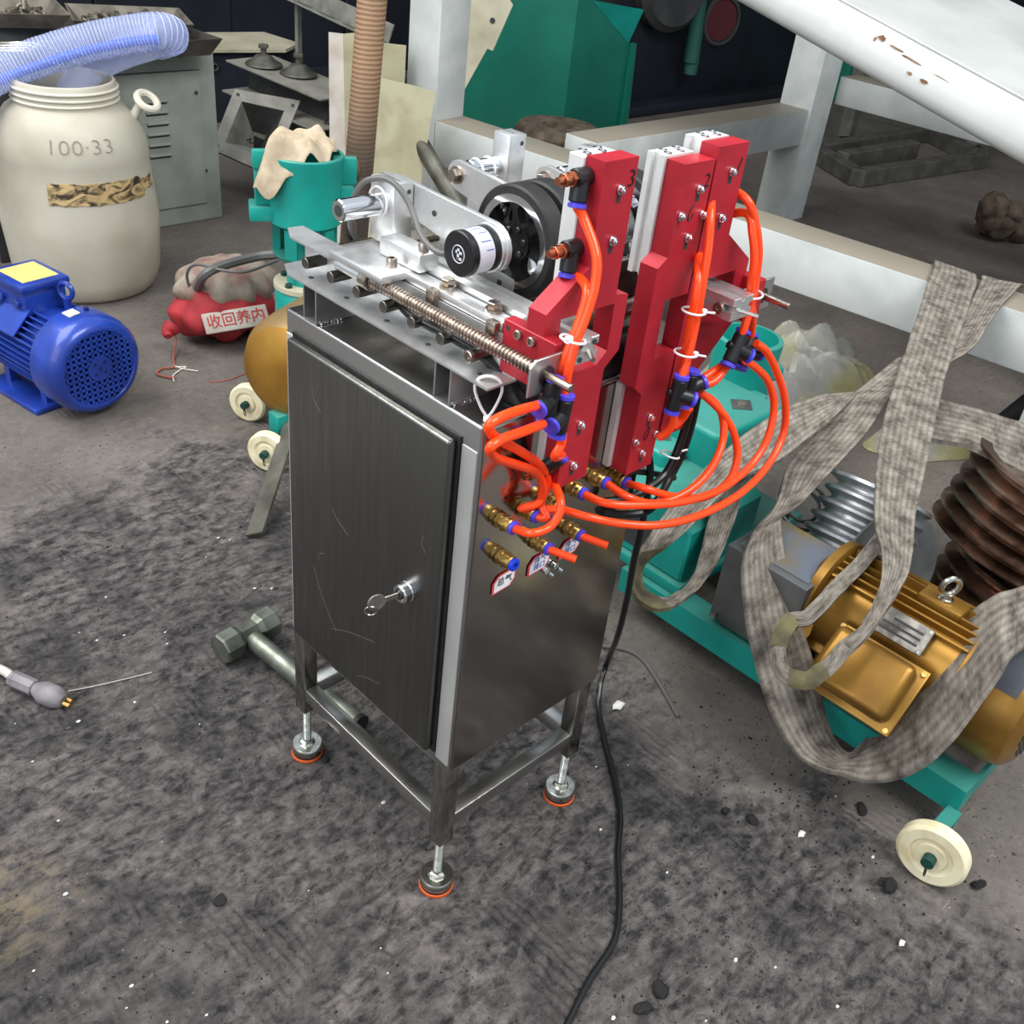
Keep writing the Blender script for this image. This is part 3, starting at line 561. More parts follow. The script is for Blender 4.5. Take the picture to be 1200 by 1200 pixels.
# ------------------------------------------------------------------ control cabinet
W_, D_, ZT, ZB = .300, .247, .659, .218
cab = thing('control_cabinet', 'stainless steel floor cabinet on four levelling feet, key in its door lock', 'cabinet', (.12, .15, 0))
bm = NB(); box(bm, (0, 0, ZB), (D_, W_, ZT), .0026, 3); obj('cabinet_body', bm, 'stainless_frame', cab)
bm = NB(); box(bm, (.004, -.0016, ZB + .004), (D_ - .003, .0004, ZT - .004), .0008, 1)
obj('side_panel', bm, 'stainless', cab, label='polished steel side panel with air fittings')
bm = NB(); box(bm, (.004, W_ - .0004, ZB + .004), (D_ - .003, W_ + .0016, ZT - .004), .0008, 1); obj('side_panel', bm, 'stainless', cab)
bm = NB(); box(bm, (-.013, .026, .240), (-.002, .281, .636), .0032, 3)
door = obj('door', bm, 'stainless_door', cab, label='dark brushed steel cabinet door with fine scratches')
for y0, y1 in ((.0015, .0215), (.2855, .2985)):
    bm = NB(); box(bm, (-.0012, y0, ZB + .012), (.0004, y1, ZT - .026), .0005, 1); obj('frame_stile', bm, 'satin_steel', cab)
bm = NB(); box(bm, (-.003, .0225, .2365), (.0004, .2845, .6395)); obj('door_gasket', bm, 'black_rubber', door)
for z0, z1, y0, y1 in ((.45, .47, .17, .2), (.40, .385, .215, .225), (.335, .30, .12, .2), (.37, .30, .235, .19), (.28, .262, .11, .15), (.60, .575, .235, .22), (.52, .50, .05, .046)):
    bm = NB(); tube(bm, [(-.0129, y0, z0), (-.0129, (y0 + y1) / 2 + .006, (z0 + z1) / 2), (-.0129, y1, z1)], .0002, 4, 4); obj('scratch', bm, 'galvanized', door)
ly, lz = .067, .443
bm = NB(); lathe(bm, (-.013, ly, lz), (-1, 0, 0), [(0, .0115), (.004, .0115), (.005, .0105), (.012, .0105), (.0135, .0092), (.0135, .0065), (.011, .006)], 28); lock = obj('lock', bm, 'chrome', door)
bm = NB(); lathe(bm, (-.024, ly, lz), (-1, 0, 0), [(0, .0056), (.004, .0056)], 20); obj('lock_cylinder', bm, 'steel_dark', door)
kd = Vector((-1, .28, -.12)).normalized()
k0 = Vector((-.027, ly, lz)); k1 = k0 + kd * .016; kc = k1 + kd * .008
bm = NB(); box(bm, (0, -.0008, -.0028), (.018, .0008, .0028), M=basis(k0, kd, Yv.cross(Vector((0, 0, 0))) if False else kd.cross(Zv).normalized()))
obj('key_blade', bm, 'zinc', door)
bm = NB(); cyl(bm, kc - kd.cross(Zv).normalized() * .0009, kc + kd.cross(Zv).normalized() * .0009, .0098, n=24, bev=.0003); obj('key_head', bm, 'nameplate', door)
bm = NB(); torus(bm, kc + kd * .006 + Vector((0, 0, -.0085)), (.6, .8, .1), .006, .0008, 18, 6); obj('key_ring', bm, 'zinc', door)
LEG = [(.011, .013), (.011, .289), (.232, .013), (.232, .289)]
for i, (lx, lyy) in enumerate(LEG):
    bm = NB(); box(bm, (lx - .0105, lyy - .0105, .088), (lx + .0105, lyy + .0105, ZB + .002), .0012, 2); leg = obj('leg', bm, 'stainless', cab)
    bm = NB(); lathe(bm, (lx, lyy, .0065), Zv, [(0, .0195), (.0035, .0205), (.0085, .0215), (.0125, .0212), (.0148, .0195), (.0152, .011), (.019, .0085)], 32)
    foot = obj('levelling_foot', bm, 'zinc', cab)
    bm = NB(); cyl(bm, (lx, lyy, 0), (lx, lyy, .0055), .0212, n=32, bev=.001); obj('rubber_ring', bm, 'orange_ring', foot)
    bm = NB(); cyl(bm, (lx, lyy, .0035), (lx, lyy, .0085), .0203, n=32); obj('pad', bm, 'black_rubber', foot)
    bm = NB(); hexnut(bm, (lx, lyy, .0215), Zv, .0098, .007); cyl(bm, (lx, lyy, .0285), (lx, lyy, .030), .0075, n=16); obj('nut', bm, 'brass' if i == 9 else 'zinc', foot)
    bm = NB()
    prof = []
    for q in range(34): z = q * .0019; prof += [(z, .0059), (z + .00095, .0053)]
    lathe(bm, (lx, lyy, .028), Zv, prof, 14); obj('stem', bm, 'zinc', foot)
for a, b in (((.0015, .0235, .112), (.0205, .2785, .132)), ((.2225, .0235, .112), (.2415, .2785, .132)), ((.0215, .0035, .112), (.2215, .0225, .132)), ((.0215, .2795, .112), (.2215, .2985, .132))):
    bm = NB(); box(bm, a, b, .0012, 2); obj('crossbar', bm, 'stainless_frame', cab)
# bulkhead fittings on the side panel
BLK = []
fdir = Vector((.05, -1, .0)).normalized()
for i, p in enumerate(CV['fit_roots']):
    p = Vector(p) + Vector((0, -.0016, 0))
    bm = NB(); hexnut(bm, p, fdir, .0088, .004); cyl(bm, p + fdir * .004, p + fdir * .0065, .0070, n=18); hexnut(bm, p + fdir * .0065, fdir, .0086, .005)
    lathe(bm, p + fdir * .0115, fdir, [(0, .0074), (.0045, .0074), (.0055, .0066)], 18)
    f = obj('bulkhead_fitting', bm, 'brass', cab)
    bm = NB(); lathe(bm, p + fdir * .0165, fdir, [(0, .0052), (.001, .0052), (.001, .0068), (.0044, .0068), (.005, .006), (.005, .0032), (.002, .003)], 18)
    obj('release_collar', bm, 'blue_vivid' if i == 6 else 'blue_collar', f)
    BLK.append(p + fdir * .0205)
# paper tags under the lower fittings
for i, p in enumerate(CV['tags']):
    M = basis(Vector(p) + Vector((0, -.0006, 0)), (1, 0, .0), (0, 0, 1))
    o8 = [(-.016, -.012), (.009, -.010), (.016, -.002), (.016, .012), (-.009, .010), (-.016, .002)]
    bm = NB(); prism(bm, o8, (0, 0, 0), X, Yv, Zv * .0006); bm.transform(M); tg = obj('paper_tag', bm, 'tag_red', cab, label='white tag with red border')
    bm = NB(); prism(bm, [(a * .84, b * .84) for a, b in o8], (0, 0, .0004), X, Yv, Zv * .0005); bm.transform(M); obj('tag_face', bm, 'tag_white', tg)
    bm = text_bm('总气' if i == 0 else '排气\n接口', .0105 if i == 0 else .0085, .0002); bm.transform(Matrix.Translation((0, .001, .0011))); bm.transform(M)
    obj('tag_lettering', bm, 'ink_black' if i == 0 else 'ink_blue', tg, smooth=0)
# small latch hardware under the tags and the ink mark
for dx in (0, .014):
    bm = NB(); p = Vector((.109 + dx, -.002, .457)); cyl(bm, p, p + Vector((0, -.006, 0)), .0042, n=14, bev=.0008); cyl(bm, p + Vector((.003, -.005, -.004)), p + Vector((.007, -.007, -.008)), .0026, n=10)
    obj('panel_screw', bm, 'chrome', cab)
bm = NB(); cyl(bm, (.040, -.0014, .572), (.040, -.0022, .572), .0024, n=14); obj('ink_dot', bm, 'ink_black', cab)
bm = NB(); stroke(bm, [(-.004, .006), (.003, .005), (-.001, .001), (.003, -.002), (-.003, -.008)], (.046, -.0018, .598), X, Zv, .0006); obj('ink_numeral', bm, 'ink_black', cab)

# ------------------------------------------------------------------ roller bed on top of the cabinet
bed = thing('roller_bed', 'bright metal roller conveyor bed bolted across the steel cabinet top', 'conveyor', (.13, .15, .659))
for y0 in (.247, .044):
    bm = NB()
    for yy in (y0, y0 + .0205): box(bm, (.0005, yy, .6595), (.262, yy + .0018, .6965))
    box(bm, (.0005, y0 + .0018, .6595), (.262, y0 + .0205, .6612)); box(bm, (.012, y0 + .0018, .6947), (.262, y0 + .0205, .6965))
    obj('riser_channel', bm, 'sheet_steel', bed, smooth=0)
    bm = NB()
    for q in range(7): lump(bm, (.006 + q * .004, y0 - .001, .6605), .0016, q, sub=1)
    obj('weld_bead', bm, 'chrome', bed)
    bm = NB()
    for q in range(6): lump(bm, (.002, y0 + q * .004, .6972), .0016, q + 20, sub=1)
    obj('weld_bead', bm, 'chrome', bed)
# near rail: cut-down channel, far rail: plain
bm = NB()
prism(bm, [(-.002, -.004), (.033, -.004), (.033, .316), (.010, .316), (-.002, .292)], (0, 0, .6968), X, Yv, Zv * .002)
box(bm, (.031, -.004, .6988), (.033, .31, .733))
obj('near_rail', bm, 'galvanized', bed, smooth=0)
bm = NB(); prism(bm, [(.004, .232), (.033, .212), (.033, .316), (.016, .318), (.004, .296)], (0, 0, .733), X, Yv, Zv * .002); obj('rail_flange', bm, 'galvanized', bed, smooth=0)
for y in (.272, .213, .150, .090, .02):
    bm = NB(); cyl(bm, (.012, y, .6986), (.012, y, .6992), .0028, n=12); obj('rail_hole', bm, 'slot_dark', bed)
bm = NB()
box(bm, (.255, -.004, .6968), (.290, .312, .6988)); box(bm, (.255, -.004, .6988), (.257, .312, .733)); obj('far_rail', bm, 'galvanized', bed, smooth=0)
RY = [.277, .235, .193, .152, .111, .071, .031]
for y in RY:
    bm = NB(); cyl(bm, (.008, y, .7125), (.276, y, .7125), .0058, n=16, bev=.0006); sh = obj('roller_shaft', bm, 'steel_dark', bed)
    bm = NB(); cyl(bm, (.036, y, .7125), (.252, y, .7125), .0125, n=24, bev=.001); obj('roller', bm, 'roller_steel', bed)
bm = NB(); capscrew(bm, (.009, .031, .7125), (-1, 0, 0), .0058, .004); obj('end_screw', bm, 'screw_steel', bed)
# aluminium profiles that carry the heads
def profile_bar(x0, x1, z0, z1, y0, y1):
    bm = NB(); wx = x1 - x0; g = .0022
    sec = [(x0, z0), (x1, z0), (x1, z0 + .009), (x1 - .006, z0 + .009), (x1 - .006, z0 + .015), (x1, z0 + .015), (x1, z1),
           (x0 + wx * .62, z1), (x0 + wx * .62, z1 - .005), (x0 + wx * .38, z1 - .005), (x0 + wx * .38, z1),
           (x0, z1), (x0, z0 + .015), (x0 + .006, z0 + .015), (x0 + .006, z0 + .009), (x0, z0 + .009)]
    prism(bm, sec, (0, y0, 0), X, Zv, Yv * (y1 - y0), .0006); return bm
obj('profile_bar', profile_bar(.052, .079, .7255, .7475, -.050, .205), 'aluminium', bed)
obj('profile_bar', profile_bar(.252, .284, .7255, .7475, -.066, .205), 'aluminium', bed)
bm = NB(); box(bm, (.033, .020, .7335), (.050, .152, .7415), .001); obj('slide_bar', bm, 'aluminium', bed)
for y in (.104, .043):
    bm = NB(); cyl(bm, (.044, y, .7415), (.044, y, .7445), .0078, n=18); hexnut(bm, (.044, y, .7445), Zv, .0062, .006); obj('bolt', bm, 'screw_steel', bed)
for y in (.110, .030):
    bm = NB(); box(bm, (.026, y - .008, .724), (.035, y + .004, .7415), .0015); obj('clamp', bm, 'screw_steel', bed)
for p in ((.056, -.0505, .743), (.073, -.0505, .743), (.057, -.0505, .730)):
    bm = NB(); cyl(bm, p, (p[0], p[1] - .0006, p[2]), .0025, n=10); obj('end_hole', bm, 'slot_dark', bed)
bm = NB(); cyl(bm, (.070, -.044, .736), (.060, -.062, .7335), .0023, n=10); obj('stop_pin', bm, 'zinc', bed)
bm = NB(); cyl(bm, (.262, -.060, .735), (.270, -.084, .734), .002, n=10); obj('stop_pin', bm, 'zinc', bed)
bm = NB(); capscrew(bm, (.252, -.052, .735), (-1, 0, 0), .006, .004); obj('bolt', bm, 'screw_steel', bed)
# sheet guard under the wheel
bm = NB(); prism(bm, [(.065, .7475), (.175, .7475), (.175, .735), (.185, .735), (.065, .735)][:0] or [(.068, .735), (.172, .735), (.172, .762), (.068, .752)], (.091, 0, 0), Yv, Zv, X * .0012)
g_ = obj('guard_sheet', bm, 'galvanized', bed, smooth=0)
bm = NB(); box(bm, (.0902, .083, .741), (.0908, .088, .746)); obj('guard_hole', bm, 'slot_dark', g_)
# lead screws
def lead_screw(x, z, y0, y1, ycol, tip):
    bm = NB(); prof = []; n = int((y1 - y0) / .0042)
    for q in range(n):
        t = q * .0042; prof += [(t, .0046), (t + .0010, .0066), (t + .0021, .0066), (t + .0031, .0046)]
    lathe(bm, (x, y0, z), (0, 1, 0), prof, 18); s = obj('lead_screw', bm, 'screw_steel', bed)
    bm = NB(); cyl(bm, (x, y1 - .004, z), (x, y1 + .008, z), .0105, n=20, bev=.001); obj('collar', bm, 'screw_steel', s)
    bm = NB(); cyl(bm, (x, y1 + .008, z), (x, ycol, z), .0066, n=18, bev=.001); obj('screw_end', bm, 'aluminium', s)
    bm = NB(); cyl(bm, (x, y0 + .001, z), (x, tip, z), .0038, n=14, bev=.0005); obj('screw_spigot', bm, 'screw_steel', s)
lead_screw(.016, .7275, -.048, .182, .232, -.080)
lead_screw(.336, .7275, -.040, .182, .232, -.078)
for x, yy in ((.016, -.0515), (.336, -.0445)):
    bm = NB(); prism(bm, [(-.019, -.016), (.018, -.016), (.018, .016), (-.013, .016), (-.019, .010)], (x, yy, .7275), X, Zv, Yv * .0025, .0004)
    ep = obj('end_plate', bm, 'sheet_steel', bed); bm = NB(); cyl(bm, (x, yy - .0012, .7275), (x, yy + .0005, .7275), .0085, n=20); obj('end_bushing', bm, 'steel_dark', ep)
# dark dirt pads / terminal block behind the front end
bm = NB(); box(bm, (.05, .004, .6595), (.11, .040, .690), .002); obj('terminal_block', bm, 'black_plastic', bed)
bm = NB(); box(bm, (.16, .004, .6595), (.215, .02, .700), .002); obj('terminal_block', bm, 'black_plastic', bed)
bm = NB(); box(bm, (.120, .002, .6595), (.150, .03, .676), .001); obj('connector', bm, 'aluminium', bed)

# ------------------------------------------------------------------ encoder wheels on swing arms
def encoder_wheel(nm_label, wx, wy, wz, side, pivot, armx, block, tubeax, RW_=.0515):
    """wheel plane x=wx; side=-1: encoder on the near side, +1 far side"""
    t = thing('encoder_wheel', nm_label, 'encoder', (wx, wy, .725), group='measuring wheels on the roller bed')
    c = Vector((wx, wy, wz)); RW = RW_
    bm = NB(); hw = .0105
    lathe(bm, c - X * hw, X, [(.0, RW - .0085), (.0, RW - .002), (.002, RW), (2 * hw - .002, RW), (2 * hw, RW - .002), (2 * hw, RW - .0085)], 56, False, False); obj('tyre', bm, 'black_rubber', t)
    bm = NB()
    for a, b in ((RW - .0085, RW - .0155),):
        lathe(bm, c - X * (hw + .0003), X, [(0, b), (0, a), (2 * hw + .0006, a), (2 * hw + .0006, b), (0, b)], 56, False, False)
    rim = obj('rim', bm, 'chrome', t)
    # web with round windows: spokes + hub
    bm = NB(); lathe(bm, c - X * .007, X, [(0, .0175), (.014, .0175)], 36)
    for i in range(6):
        a = i * math.pi / 3 + .3; e = Vector((0, math.cos(a), math.sin(a))); f = Vector((0, -math.sin(a), math.cos(a)))
        q_ = RW - .0152; p = [(.016, -.0062), (.0225, -.0036), (.029, -.0036), (q_, -.0100), (q_, .0100), (.029, .0036), (.0225, .0036), (.016, .0062)]
        prism(bm, p, c - X * .0045, e, f, X * .009)
    obj('web', bm, 'black_plastic', t)
    for i in range(6):
        a = i * math.pi / 3 + .3 + math.pi / 6; e = Vector((0, math.cos(a), math.sin(a)))
        bm = NB(); cyl(bm, c + e * .0125 - X * .0095, c + e * .0125 - X * .006, .0028, n=12, bev=.0005); obj('hub_screw', bm, 'steel_dark', t)
    # encoder body
    s = side; x0 = armx + s * .003
    def part(nm, a, b, r, m, bev=.0006):
        bm = NB(); cyl(bm, (x0 + s * a, wy, wz), (x0 + s * b, wy, wz), r, n=36, bev=bev); return obj(nm, bm, m, t)
    part('encoder_flange', 0, .005, .0222, 'aluminium')
    enc = part('encoder_body', .005, .012, .0205, 'black_plastic')
    part('encoder_label', .012, .030, .0201, 'label_white', .0002)
    for q, (aa, ll) in enumerate(((.9, .010), (1.25, .014), (1.6, .012), (1.95, .009), (2.4, .012), (2.8, .008), (.5, .012))):
        bm = NB(); e = Vector((0, -s * 0 + math.cos(aa), math.sin(aa)))
        tube(bm, [Vector((x0 + s * .014, wy, wz)) + e * .0201, Vector((x0 + s * (.014 + ll), wy, wz)) + e * .0201], .0005, 4, 1); obj('label_print', bm, 'ink_blue', enc)
    part('encoder_cap', .030, .038, .0206, 'black_plastic', .0012)
    if s < 0:
        lc = Vector((x0 - .0382, wy, wz))
        bm = NB(); torus(bm, lc, X, .0078, .0005, 28, 5); obj('logo_ring', bm, 'label_white', enc)
        bm = NB(); box(bm, (lc.x - .0004, wy - .0004 - .0008, wz - .005), (lc.x + .0004, wy + .0014, wz + .005)); box(bm, (lc.x - .0004, wy - .0045, wz + .0005), (lc.x + .0004, wy + .0035, wz + .0028)); box(bm, (lc.x - .0004, wy - .0045, wz - .0048), (lc.x + .0004, wy + .001, wz - .0026)); obj('logo_mark', bm, 'label_white', enc, smooth=0)
    # arm plate in the y-z plane
    pv = Vector((armx, pivot[0], pivot[1])); ax = Vector((armx, wy, wz)); dd = (ax - pv).normalized(); up = X.cross(dd)
    L_ = (ax - pv).length; r0, r1 = .0145, .023
    poly = [(r0 * math.cos(a), r0 * math.sin(a)) for a in [math.pi / 2 + i * math.pi / 8 for i in range(9)]] + [(L_ + r1 * math.cos(a), r1 * math.sin(a)) for a in [-math.pi / 2 + i * math.pi / 10 for i in range(11)]]
    bm = NB(); prism(bm, poly, pv - X * .003, dd, up, X * .006, .0005); arm = obj('swing_arm', bm, 'aluminium', t)
    bm = NB(); q = pv - X * .003; cyl(bm, q, q - X * .0015, .009, n=18); hexnut(bm, q - X * .0015, -X, .0072, .006); obj('pivot_bolt', bm, 'screw_steel', arm)
    bm = NB(); q = pv + dd * (L_ * .42) - X * .0032; cyl(bm, q, q - X * .0006, .0028, n=12); obj('arm_hole', bm, 'slot_dark', arm)
    bm = NB(); q = pv + dd * (L_ * .72) + up * .012 - X * .0032; cyl(bm, q, q - X * .0006, .0018, n=12); obj('arm_hole', bm, 'slot_dark', arm)
    # clamp block and standoff tube
    (bx0, by0, bz0), (bx1, by1, bz1) = block
    bm = NB(); box(bm, block[0], block[1], .001); blk = obj('clamp_block', bm, 'aluminium', t)
    bm = NB(); cyl(bm, ((bx0 + bx1) / 2 + .006, by0 - .0003, bz1 - .009), ((bx0 + bx1) / 2 + .006, by0 + .002, bz1 - .009), .0024, n=12); obj('clamp_hole', bm, 'slot_dark', blk)
    bm = NB(); box(bm, ((bx0 + bx1) / 2 - .0005, by0 + .006, bz1 - .012), ((bx0 + bx1) / 2 + .0005, by1, bz1 + .0002)); obj('clamp_slit', bm, 'slot_dark', blk)
    (tx0, tx1), ty, tz = tubeax
    bm = NB(); s2 = -1 if tx0 < tx1 else 1
    cyl(bm, (tx0, ty, tz), (tx1, ty, tz), .0105, n=28, bev=.0012); st = obj('standoff_tube', bm, 'chrome', t)
    bm = NB(); cyl(bm, (tx0 - .0004, ty, tz), (tx0 + .001, ty, tz), .0055, n=16); obj('tube_bore', bm, 'slot_dark', st)
    return t
ea = encoder_wheel('black measuring wheel nearest the cabinet door, its encoder cap facing the camera', .118, .091, .7775, -1, (.226, .790), .083,
                   ((.056, .2, .745), (.0795, .236, .806)), ((.006, .062), .219, .783))
bm = NB(); box(bm, (.004, .150, .7352), (.064, .232, .7425), .0015); obj('bracket_plate', bm, 'aluminium', ea)
bm = NB(); box(bm, (.040, .140, .7428), (.064, .200, .760), .0015); obj('bracket_step', bm, 'aluminium', ea)
bm = NB(); box(bm, (.058, .139, .700), (.066, .182, .7422), .001); obj('bracket_leg', bm, 'aluminium', ea)
for p in ((.050, .147, .760), (.030, .168, .7425)):
    bm = NB(); capscrew(bm, p, Zv, .0052, .0085); obj('bracket_screw', bm, 'screw_steel', ea)
bm = NB(); tube(bm, [(.052, .108, .772), (.046, .122, .768), (.048, .148, .774), (.056, .175, .792), (.055, .196, .8065), (.053, .216, .808), (.046, .234, .800), (.042, .245, .780), (.043, .250, .755), (.050, .25, .740)], .0028, 10, 6); obj('encoder_cable', bm, 'grey_cable', ea)
bm = NB(); torus(bm, (.052, .219, .786), X, .0135, .0011, 22, 6); obj('cable_tie', bm, 'tie_white', ea)
eb = encoder_wheel('black measuring wheel tucked behind the foremost wheel, arm pivot beside the silver standoff tube', .146, .091, .7775, 1, (.228, .795), .162,
                   ((.214, .212, .745), (.238, .236, .832)), ((.176, .214), .229, .797))
for dx in (.186, .203):
    bm = NB(); torus(bm, (dx, .229, .797), X, .0108, .0012, 22, 6); obj('cable_tie', bm, 'tie_white', eb)
bm = NB(); box(bm, (.176, .206, .7355), (.262, .240, .7448), .001); obj('bracket_plate', bm, 'aluminium', eb)
ec = encoder_wheel('black measuring wheel farthest along, mostly hidden behind the red head marked 3', .254, .082, .7775, 1, (.176, .795), .238,
                   ((.290, .165, .745), (.312, .187, .822)), ((.256, .29), .176, .795))
bm = NB(); box(bm, (.256, .160, .7355), (.33, .192, .7448), .001); obj('bracket_plate', bm, 'aluminium', ec)
bm = NB(); box(bm, (.176, .028, .7255), (.250, .036, .765), .001); obj('bracket_leg', bm, 'steel_dark', ec)

# ------------------------------------------------------------------ the three red marking heads
P3 = [(.077, .885), (.118, .885), (.118, .768), (.135, .765), (.135, .712), (.118, .697), (.118, .583), (.077, .583), (.077, .690), (.031, .700), (.031, .768), (.077, .800)]
W3 = [(.050, .760), (.118, .760), (.118, .715), (.106, .704), (.050, .704)]
P2 = [(.183, .871), (.226, .871), (.226, .747), (.192, .747), (.192, .688), (.226, .688), (.223, .560), (.183, .560), (.183, .652), (.171, .662), (.171, .781), (.183, .789)]
YF, YB = -.030, -.010
def plate_with_window(P, Wd):
    """front/back faces with a real opening"""
    bm = NB()
    def loops(y):
        return [bm.verts.new((x, y, z)) for x, z in P], [bm.verts.new((x, y, z)) for x, z in Wd]
    f = loops(YF); b = loops(YB)
    for o_, i_ in (f, b):
        es = []
        for lp in (o_, i_):
            for k in range(len(lp)): es.append(bm.edges.new((lp[k], lp[(k + 1) % len(lp)])))
        bmesh.ops.triangle_fill(bm, edges=es, use_beauty=True)
    for a_, b_ in ((f[0], b[0]), (f[1], b[1])):
        n = len(a_)
        for k in range(n): bm.faces.new((a_[k], a_[(k + 1) % n], b_[(k + 1) % n], b_[k]))
    return bm
def slot_screw(parent, x, z, slot=True):
    if slot:
        bm = NB(); box(bm, (x - .0022, YF - .0003, z - .011), (x + .0022, YF + .0006, z + .001)); obj('slot', bm, 'slot_dark', parent, smooth=0)
    bm = NB(); cyl(bm, (x, YF - .0003, z), (x, YF - .0012, z), .0044, n=14); capscrew(bm, (x, YF - .0012, z), -Yv, .0032, .0034); obj('screw', bm, 'chrome', parent)
def valve_bar(parent, x0, x1, z0, z1, groove=False, side=-1):
    bm = NB()
    if not groove: box(bm, (x0 - .002, YB + .0002, z0), (x1 - .002, YB + .017, z1), .0008, 1)
    else:
        sec = [(x0 - .003, YB + .0002), (x1 - .003, YB + .0002), (x1 - .003, YB + .020), (x0 - .003, YB + .020), (x0 - .003, YB + .0145), (x0 + .001, YB + .0138), (x0 + .001, YB + .0082), (x0 - .003, YB + .0075)]
        prism(bm, sec, (0, 0, z0), X, Yv, Zv * (z1 - z0))
    vb = obj('valve_bar', bm, 'anodized', parent, smooth=0)
    for i in range(4):
        bm = NB(); p = (x0 + .006 + (i % 2) * .018 + (i // 2) * .004, YB + .005 + (i // 2) * .0085, z1)
        capscrew(bm, p, Zv, .0038, .0014); obj('top_screw', bm, 'chrome', vb)
    return vb
def elbow(parent, p, sx, down=True):
    p = Vector(p); d = Vector((sx, 0, 0))
    dn = Vector((sx * .18, -.15, -1)).normalized() if down else Vector((sx * -.45, -.5, .75)).normalized()
    bm = NB(); cyl(bm, p, p + d * .016, .0078, n=18, bev=.001); cyl(bm, p + d * .008, p + d * .008 + dn * .019, .0076, n=18, bev=.001)
    e = obj('elbow_fitting', bm, 'black_plastic', parent)
    bm = NB(); q = p + d * .016; hexnut(bm, q, d, .0066, .005); cyl(bm, q + d * .005, q + d * .010, .0045, n=12); hexnut(bm, q + d * .010, d, .0058, .003); cyl(bm, q + d * .013, q + d * .019, .0032, n=12); obj('adjuster', bm, 'copper', e)
    bm = NB(); q = p + d * .008 + dn * .019; lathe(bm, q, dn, [(0, .0058), (.001, .0058), (.001, .0076), (.004, .0076), (.0045, .006)], 18); obj('release_collar', bm, 'blue_collar', e); return q + dn * .003
h3 = thing('marking_head', 'tall red bracket head marked 3, nearest the key door side', 'machine head', (.0975, -.02, .583), group='red marking heads')
obj('plate', plate_with_window(P3, W3), 'red_paint', h3, smooth=0)
valve_bar(h3, .077, .118, .772, .884); valve_bar(h3, .077, .112, .592, .694)
for x, z in ((.100, .861), (.100, .819), (.097, .646), (.0955, .603)): slot_screw(h3, x, z)
bm = text_bm('3', .020, .0003, .0003); bm.transform(basis((.1125, YF - .0004, .868), X, Zv)); obj('painted_number', bm, 'ink_black', h3, smooth=0)
EL = {}
EL['i'] = elbow(h3, (.077, -.014, .870), -1); EL['j'] = elbow(h3, (.077, -.014, .812), -1); EL['c'] = elbow(h3, (.075, -.020, .604), -1, False)
bm = NB(); box(bm, (.030, -.046, .700), (.043, .016, .7485), .0008, 1); blk3 = obj('slide_block', bm, 'red_paint', h3)
for y in (-.004, -.020, .010):
    bm = NB(); (capscrew(bm, (.030, y, .7415), -X, .0043, .0042) if y < .005 else cyl(bm, (.0298, y, .7415), (.0302, y, .7415), .0026, n=12)); obj('block_screw', bm, 'screw_steel' if y < .005 else 'slot_dark', blk3)
h2 = thing('marking_head', 'red bracket head marked 2, slim middle one with open right side', 'machine head', (.203, -.02, .56), group='red marking heads')
bm = NB(); prism(bm, P2, (0, YF, 0), X, Zv, Yv * .020); obj('plate', bm, 'red_paint', h2, smooth=0)
valve_bar(h2, .183, .224, .765, .873, True); valve_bar(h2, .180, .221, .562, .655, True)
for x, z in ((.210, .847), (.207, .804), (.205, .621), (.203, .580)): slot_screw(h2, x, z)
for x, z in ((.189, .597), (.221, .597), (.190, .826), (.222, .823)): slot_screw(h2, x, z, False)
bm = text_bm('2', .018, .0003, .0003); bm.transform(basis((.2195, YF - .0004, .853), X, Zv)); obj('painted_number', bm, 'ink_black', h2, smooth=0)
bm = NB(); stroke(bm, [(.003, .007), (0, .006), (-.003, 0), (-.003, -.006), (.001, -.005), (.003, 0)], (.205, YF - .0003, .826), X, Zv, .0005); obj('marker_loop', bm, 'ink_black', h2)
bm = NB(); stroke(bm, [(.003, .007), (0, .005), (-.003, -.001), (-.002, -.007), (.002, -.003), (.003, .006)], (.205, YF - .0003, .602), X, Zv, .0005); obj('marker_loop', bm, 'ink_black', h2)
bm = NB(); box(bm, (.2005, YB + .0005, .690), (.214, YB + .014, .765), .001, 1); obj('piston_bar', bm, 'aluminium', h2)
h1 = thing('marking_head', 'red bracket head marked 1, rearmost beside the white beam', 'machine head', (.254, -.02, .58), group='red marking heads')
mir = lambda q: [(.351 - x, z - .004) for x, z in q]
P1 = [(x, z) for x, z in mir(P3)]; P1[1] = (.2285, P1[1][1]); P1[2] = (.2285, P1[2][1]); P1[5] = (.2285, P1[5][1]); P1[6] = (.2285, P1[6][1])
P1[3] = (.2275, P1[3][1] - .012); P1[4] = (.2275, P1[4][1])
P1 = [(.274, .881), (.2285, .881), (.2285, .588), (.270, .588), (.272, .655), (.320, .700), (.320, .764), (.274, .796)]
W1 = [(.240, .756), (.240, .712), (.250, .704), (.300, .704), (.300, .756)]
obj('plate', plate_with_window(P1, W1), 'red_paint', h1, smooth=0)
valve_bar(h1, .2335, .273, .772, .882, True)
for x, z in ((.255, .857), (.254, .815), (.25, .64)): slot_screw(h1, x, z)
bm = NB(); stroke(bm, [(.002, .006), (-.002, -.006)], (.2655, YF - .0003, .862), X, Zv, .0007); obj('painted_number', bm, 'ink_black', h1)
EL['n'] = elbow(h1, (.272, -.004, .826), 1); EL['m'] = elbow(h1, (.272, -.004, .856), 1)
bm = NB(); box(bm, (.316, -.050, .702), (.3285, .016, .7485), .0008, 1); obj('slide_block', bm, 'red_paint', h1)

